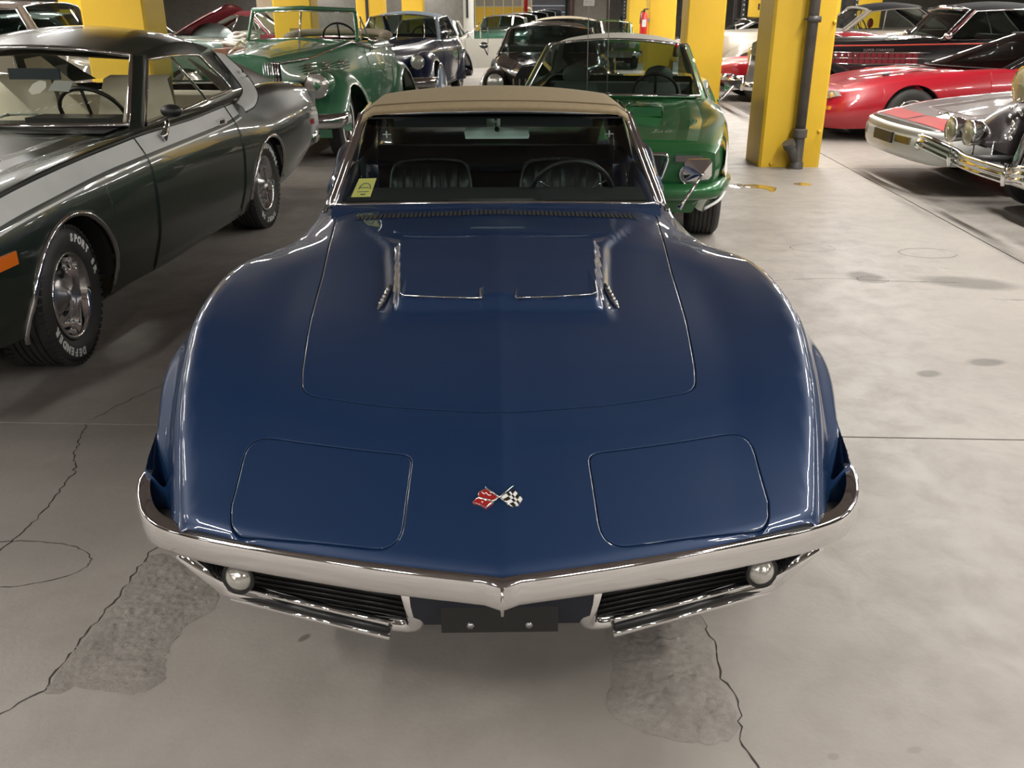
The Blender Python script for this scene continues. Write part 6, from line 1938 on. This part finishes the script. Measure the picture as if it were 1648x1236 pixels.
MB().grid([[onc4(x, y) for x in np.linspace(.0, .80, 10)] for y in (.06, .16, .27)]).build('red_stripe', NS, c4)
mb = MB(); mb.tube([onc4(-.12, .42), onc4(.02, .38), onc4(-.02, .46), onc4(.12, .42)], .008, 5); mb.build('hood_emblem', CHROME, c4)

# black and grey vintage tourer at the edge of the frame
MAU = paint('dark_plum_grey_paint', (0.035, 0.028, 0.030), 0.3, 0.3, 1.0, 0.02)
bc = thing('vintage_tourer', 'black vintage tourer with ribbed chrome bumper and yellowed round lamps', 'car', (4.02, 7.22, 0), RZ)
MB().box(-.5, .5, .35, 4.2, .25, .5).build('chassis', BLACK, bc, False)
for s in (1, -1):
    pontoon(bc, .68, [(-.12, .60, .56, .10), (-.02, .74, .52, .18), (.22, .90, .45, .23), (.52, .975, .40, .24), (.85, .93, .36, .24), (1.2, .72, .33, .22), (1.65, .45, .30, .18)], (.58, .45, .40), MAU, -s)
    wheel(bc, -s * .70, .58, .375, .18, -s, 'wire', detail=1)
    pontoon(bc, .70, [(3.0, .42, .33, .16), (3.4, .85, .33, .22), (3.8, .95, .33, .23), (4.3, .7, .35, .2), (4.6, .5, .36, .14)], (3.8, .43, .38), MAU, -s, 'rear_fender')
    wheel(bc, -s * .72, 3.8, .375, .18, -s, 'wire')
    headlamp(bc, (-s * .40, .06, 1.04), .135, CHROME, .22, -s * .0, LENSY)
    MB().tube([(-s * .40, .15, .92), (-s * .38, .2, .75), (-s * .3, .3, .6)], .02, 6).build('lamp_post', CHROME, bc)
for k, (x, y) in enumerate(((-.80, -.06), (-.56, -.02), (.80, -.06), (.56, -.02))):
    h = headlamp(bc, (x, y - .20, .645), .098, CHROME, .17, 0, LENSY, 'fog_lamp')
    MB().sphere((x, y - .222, .645), .012, 8, 5).build('lamp_stud', CHROME, h)
    MB().tube([(x + .05, y + .0, .58), (x + .06, y + .0, .30)], .008, 6).build('lamp_bracket', CHROME, bc)
mb = MB()
R1 = round_poly([(-.30, .30), (.30, .30), (.27, 1.06), (.0, 1.12), (-.27, 1.06)], .05)
MB().tube([(p.x, .06 + (p.y - .3) * .18, p.y) for p in R1], .035, 8, True, up=(0, 1, 0)).build('radiator_shell', CHROME, bc)
MB().prism([(p.x, .10 + (p.y - .3) * .18, p.y) for p in R1], (0, .03, 0)).build('radiator_core', BLACK, bc, False)
vbars(bc, -.25, .25, .09, .33, 1.02, 18, SATIN, .006, lean=.13)
MB().grid([[(x * w, y, z + .10 * (1 - x * x)) for x in np.linspace(-1, 1, 11)] for y, w, z in ((.22, .29, 1.0), (1.0, .40, 1.02), (1.7, .55, 1.04))], True).build('hood', MAU, bc)
for s in (1, -1):
    MB().grid([[(s * .28, .22, 1.0), (s * .40, 1.0, 1.02), (s * .55, 1.7, 1.04)], [(s * .28, .15, .45), (s * .40, 1.0, .42), (s * .55, 1.7, .42)]], s > 0).build('hood_side', MAU, bc)
MB().box(-.68, .68, 1.7, 3.9, .4, 1.08).build('body_tub', MAU, bc, False)
MB().box(-.60, .60, 1.78, 1.82, 1.08, 1.5).build('windscreen', GLASSD, bc, False)
# ribbed bumper with kinks
pb_ = [(-.97, -.50), (-.78, -.52), (-.45, -.42), (-.38, -.40), (0, -.42), (.38, -.40), (.45, -.42), (.78, -.52), (.97, -.50)]
zoff = [.53, .53, .47, .45, .45, .45, .47, .53, .53]
def bz(x):
    return float(np.interp(x, [p[0] for p in pb_], zoff))
path = [Vector((x, y + .02, bz(x))) for x, y in pb_]
P = cr([(x, y + .06, z) for (x, y), z in zip(pb_, zoff)], 4)
rows_ = []
for p in P:
    z = p[2]
    rows_.append([(p[0], p[1] + .03, z + .062), (p[0], p[1], z + .06), (p[0], p[1] - .018, z + .042), (p[0], p[1] - .004, z + .022), (p[0], p[1] - .022, z + .0), (p[0], p[1] - .004, z - .022), (p[0], p[1] - .018, z - .042), (p[0], p[1], z - .06), (p[0], p[1] + .03, z - .062)])
MB().grid([cr(r, 3) for r in rows_]).build('front_bumper', CHROME, bc)
for s in (1, -1):
    MB().tube([(s * .45, -.385, .55), (s * .45, -.40, .47), (s * .45, -.385, .39)], .016, 8).build('bumper_clip', CHROME, bc)
    MB().tube([(s * .45, -.36, .46), (s * .42, .4, .45)], .03, 6).build('bumper_bracket', BLACK, bc)
    MB().lathe([(0, .03), (.03, .02), (.035, 0)], 10, Matrix.Translation((s * .9, -.47, .50))).build('bumper_bolt', CHROME, bc)
mb = MB()
for k in range(16):
    rr = random.Random(k)
    mb.sphere((-.25 + rr.uniform(-.07, .07), -.02 + rr.uniform(-.04, .04), .95 - k * .02), rr.uniform(.010, .022), 7, 5)
mb.build('horn_and_badges', CHROME, bc, kind='stuff')

# ---------------------------------------------------------------- long black tourer with red stripe
SPD = thing('long_black_roadster', 'long black vintage car with red waistline stripe and side exhaust panel', 'car', (4.05, 16.0, 0), RZ)
classic(SPD, BLK, L=5.2, hood_w=.40, cowl=2.75, hz=1.10, wy=(.75, 4.1), doors=[(2.9, 3.8)], fr=.66, belt=1.12, fend_h=.84, fw=.26, body_w=.86, cabin_end=4.4)
SOFT = mat('black_canvas', (0.014, 0.014, 0.016), 0.8, spec=0.15)
greenhouse(SPD, (.72, 2.72, 1.15), (.66, 3.12, 1.58), (.66, 4.4, 1.58), (.70, 5.0, 1.15), BLK, .10, .05, .08, glass=GLASSD, trim=CHROME, roof_m=SOFT, quarter_m=SOFT, post=(.75, .75), crown=.07)
MB().tube([(.62, 3.02, 1.58), (0, 2.97, 1.61), (-.62, 3.02, 1.58)], .035, 8).build('header_rail', CHROME, SPD)
MB().tube([(.76, 2.75, 1.14), (.72, 3.17, 1.57)], .016, 6).build('screen_frame', mat('maroon_trim', (0.12, 0.01, 0.015), 0.3, 0, 1), SPD)
MB().tube([(.43, .1, 1.03), (.60, .9, 1.045), (.745, 2.0, 1.06), (.83, 2.8, 1.08), (.86, 3.6, 1.09)], .012, 6).build('red_stripe', mat('stripe_red', (0.5, 0.06, 0.04), 0.4), SPD)
def hs(y):
    return float(np.interp(y, [.5, 1.925, 2.75], [.535, .725, .80])) + .012
MB().grid([[(hs(y), y, .78), (hs(y), y, .95)] for y in np.linspace(1.0, 2.45, 6)]).build('side_panel', BLACK, SPD)
mb = MB()
for z in (.78, .865, .95):
    mb.tube([(hs(y) + .01, y, z) for y in np.linspace(.98, 2.55, 5)], .009, 6)
mb.build('panel_mouldings', CHROME, SPD, kind='stuff')
MRN = mat('maroon_mesh', (0.16, 0.012, 0.02), 0.35, 0, .5)
for zz in (.82, .905):
    for k in range(15):
        y = 1.06 + k * .09
        MB().box(hs(y) - .0, hs(y) + .012, y - .038, y + .038, zz - .032, zz + .032).build('louvre_block', MRN, SPD, False)
for k in range(4):
    MB().sphere((hs(1.1 + k * .1) + .02, 1.1 + k * .1, .905), .028 - .003 * k, 10, 7).build('exhaust_stub', CHROME, SPD)
mb = MB(); add_text(mb, 'SUPER-CHARGED', .055, Matrix.Translation((hs(1.75) + .012, 1.75, .985)) @ Matrix.Rotation(PI / 2 + .13, 4, 'Z') @ Matrix.Rotation(PI / 2, 4, 'X'), .002, space=1.25); mb.build('side_script', SATIN, SPD, False)
R1 = round_poly([(-.30, .42), (.30, .42), (.34, 1.04), (.0, 1.12), (-.34, 1.04)], .06)
MB().tube([(p.x, -.06 + (p.y - .3) * .15, p.y) for p in R1], .03, 8, True, up=(0, 1, 0)).build('radiator_shell', CHROME, SPD)
MB().prism([(p.x, -.04 + (p.y - .3) * .15, p.y) for p in R1], (0, .03, 0)).build('radiator_core', mat('mesh_grey', (0.2, 0.2, 0.2), 0.4, .6), SPD, False)
vbars(SPD, -.28, .28, -.065, .45, 1.0, 16, SATIN, .007, lean=.09)
for s in (1, -1):
    headlamp(SPD, (s * .52, .02, .86), .11, CHROME, .2)
    MB().sphere((s * .80, 2.78, 1.2), .06, 10, 8, (1, 1.2, 1)).build('cowl_lamp', CHROME, SPD)
MB().tube(cr([(-.86, .1, .44), (-.8, -.22, .44), (0, -.28, .42), (.8, -.22, .44), (.86, .1, .44)], 6), .04, 8, flat=1.6).build('front_bumper', CHROME, SPD)
mb = MB(); mb.tube([(.5, -.3, .36), (.5, -.31, .56)], .03, 8); mb.build('bumper_guard', CHROME, SPD)
MB().box(-.66, .66, 3.9, 4.1, .6, 1.2).build('seat_back', mat('oxblood_leather', (0.10, 0.02, 0.02), 0.5), SPD, False)

# beige convertible behind it
BEI = paint('beige_paint', (0.40, 0.36, 0.30), 0.1, 0.3, 1.0, 0.03)
bg = thing('beige_convertible', 'beige vintage convertible with black top beyond the long black car', 'car', (3.95, 20.4, 0), RZ)
classic(bg, BEI, L=5.2, hood_w=.5, cowl=2.75, hz=1.14, wy=(.9, 4.1), doors=[(2.9, 3.9)], fr=.64, belt=1.17, fend_h=.95, fw=.28, body_w=.86, cabin_end=4.5, w_style='disc')
greenhouse(bg, (.72, 2.75, 1.19), (.64, 3.22, 1.56), (.66, 4.3, 1.60), (.70, 5.1, 1.2), BEI, .16, .08, .08, glass=GLASS, trim=mat('grey_frame', (0.25, 0.23, 0.2), 0.4), roof_m=SOFT, quarter_m=SOFT, post=(.3, .35), trim_r=.026, crown=.08)
MB().tube([(0, .75, 1.16), (0, .72, 1.27), (.02, .9, 1.3)], [.012, .02, .01], 6).build('hood_ornament', CHROME, bg)
mb = MB(); mb.sphere((-.45, 3.7, 1.3), .1, 8, 6, (1, .6, 1)); mb.build('red_cushion', mat('faded_red', (0.45, 0.1, 0.06), 0.7), bg)
steering(bg, .36, 3.25, 1.25, .2)

# low red car with a yellow number plate, white coupe with black roof
rl, _ = plain('red_low_car', 'red low car with yellow front plate between the two yellow pillars', (3.72, 18.15, 0), RZ, REDP, 4.4, .80, .80, .70, 1.15, 1.7, (2.3, 3.0, 3.9), light=False)
YP = mat('plate_yellow', (0.75, 0.42, 0.03), 0.5)
pl = MB().box(.50, .78, -.17, -.14, .36, .52).build('number_plate', YP, rl, False)
MB().box(.56, .60, -.175, -.17, .41, .47).build('plate_mark', BLACK, pl, False)
wk, _ = plain('white_coupe', 'white coupe with black roof on the far side of the aisle', (4.0, 24.0, 0), RZ, paint('white_paint', (0.6, 0.6, 0.58)), 4.8, .92, .93, .90, 1.34, 1.0, (1.75, 3.0, 4.2), roof=BLK, quarter=BLK)
mb = MB()
for z in (.55, .66, .8):
    mb.tube([(.935, .5, z), (.94, 2, z + .01), (.94, 4.2, z + .01)], .012, 5)
mb.build('side_mouldings', CHROME, wk, kind='stuff')

# ---------------------------------------------------------------- far-left cluster
gl, _ = plain('grey_sedan', 'grey sedan with bright window frames at the far left edge', (-6.15, 9.2, 0), PI / 2 + .1, paint('steel_grey_paint', (0.10, 0.105, 0.12), 0.5), 4.6, .88, 1.05, 1.0, 1.50, 1.2, (1.7, 2.8, 3.7), glass=GLASSD)
bn, _ = plain('brown_wagon', 'brown wagon whose long roof shows behind the dark green coupe', (-5.05, 12.6, 0), PI / 2, paint('taupe_paint', (0.12, 0.095, 0.08), 0.2), 5.0, .92, 1.12, 1.05, 1.66, .6, (.85, 3.6, 4.6), rw=.74, base_bow=.1)
tt_, _ = plain('two_tone_car', 'dark green car with white upper deck and yellow tail lamp', (-4.42, 16.45, 0), PI / 2, paint('two_tone_green', (0.03, 0.075, 0.05)), 5.2, .95, 1.10, 1.10, 1.5, 2.4, (3.0, 4.0, 4.8), roof=WHT)
MB().grid([[(-.90, .1, 1.02), (-.90, 2.3, 1.12)], [(-.5, .05, 1.10), (-.5, 2.3, 1.15)], [(.5, .05, 1.10), (.5, 2.3, 1.15)], [(.90, .1, 1.02), (.90, 2.3, 1.12)]]).build('white_deck', WHT, tt_)
MB().sphere((-.80, .0, 1.06), .05, 10, 8, (.7, .9, 1.6)).build('yellow_lamp', mat('yellow_lens', (0.75, 0.45, 0.04), 0.25, 0, 1), tt_)
MRP = paint('maroon_paint', (0.13, 0.012, 0.018), 0.1, 0.3, 1.0, 0.02)
mr, _ = plain('maroon_car', 'maroon car with its hood raised behind the left yellow pillar', (-5.35, 19.6, 0), PI / 2, MRP, 4.7, .9, 1.0, .95, 1.42, 1.5, (2.0, 3.1, 3.9))
hdm = bpy.data.objects.new('raised_hood', None); COL.objects.link(hdm); hdm.parent = mr; hdm.location = (0, 1.4, 1.0); hdm.rotation_euler = (-.55, 0, 0)
MB().grid([[(x, -y, .10 * (1 - (x / .75) ** 2) - .10 * (y / 1.25) ** 2) for x in np.linspace(-.72, .72, 11)] for y in (0, .4, .8, 1.1, 1.3)], True).build('hood_skin', paint('bright_red_paint', (0.42, 0.03, 0.02)), hdm)
MB().grid([[(x, -y, .10 * (1 - (x / .75) ** 2) - .10 * (y / 1.25) ** 2 - .03) for x in np.linspace(-.72, .72, 11)] for y in (0, .4, .8, 1.1, 1.3)]).build('hood_liner', MRP, hdm)
MB().sphere((0, .7, .95), .5, 20, 12, (1.1, .9, .75)).build('grey_engine_shroud', mat('dusty_grey_green', (0.20, 0.25, 0.25), 0.5), mr)
m2, _ = plain('maroon_convertible', 'maroon convertible with upright windscreen seen behind the sage green car', (-3.4, 22.2, 0), PI / 2, MRP, 4.9, .92, 1.05, 1.02, 1.5, 1.9, (2.3, 2.9, 3.7), glass=GLASS, roof=MRP)
hc = thing('hose_coil', 'white hose coiled beside the windscreen of the sage green car', 'hose', (-4.18, 14.9, 1.034))
bt = MB()
for k in range(4):
    bt.tube([((.26 - .02 * k) * math.cos(a) + .03 * k, (.22) * math.sin(a), .05 + k * .045 + .03 * math.sin(2 * a + k)) for a in np.linspace(0, 2 * PI, 22)[:-1]], .024, 6, True)
bt.build('coil', mat('white_hose', (0.65, 0.63, 0.58), 0.5), hc)
bx = thing('rusty_cabinet', 'rusty brown metal cabinet between the coupe and the sage green car', 'cabinet', (-4.15, 14.9, 0))
RST = mat('rust_paint', (0.22, 0.09, 0.04), 0.7, noise=(6, 0.2, (0.12, 0.06, 0.04)))
MB().box(-.36, .36, -.3, .3, .0, 1.03).build('body', RST, bx, False)
MB().box(-.33, .33, -.315, -.3, .1, .97).build('door', RST, bx, False)
MB().box(.28, .31, -.33, -.315, .5, .62).build('handle', STEEL, bx, False)
tp = thing('covered_load', 'beige dust sheet draped over a tall load against the left wall', 'dust sheet', (-6.6, 28.2, 0))
rows_ = []
for z in np.linspace(0, 2.2, 9):
    rows_.append([((.62 - .08 * z / 2.2 + .05 * math.sin(a * 9 + z)) * math.cos(a) * 1.2, (.5 + .04 * math.sin(a * 7)) * math.sin(a), z) for a in np.linspace(0, 2 * PI, 60)])
rows_.append([(0, 0, 2.25)] * 60)
MB().grid(rows_).build('sheet', mat('dust_sheet_beige', (0.42, 0.35, 0.25), 0.9), tp)
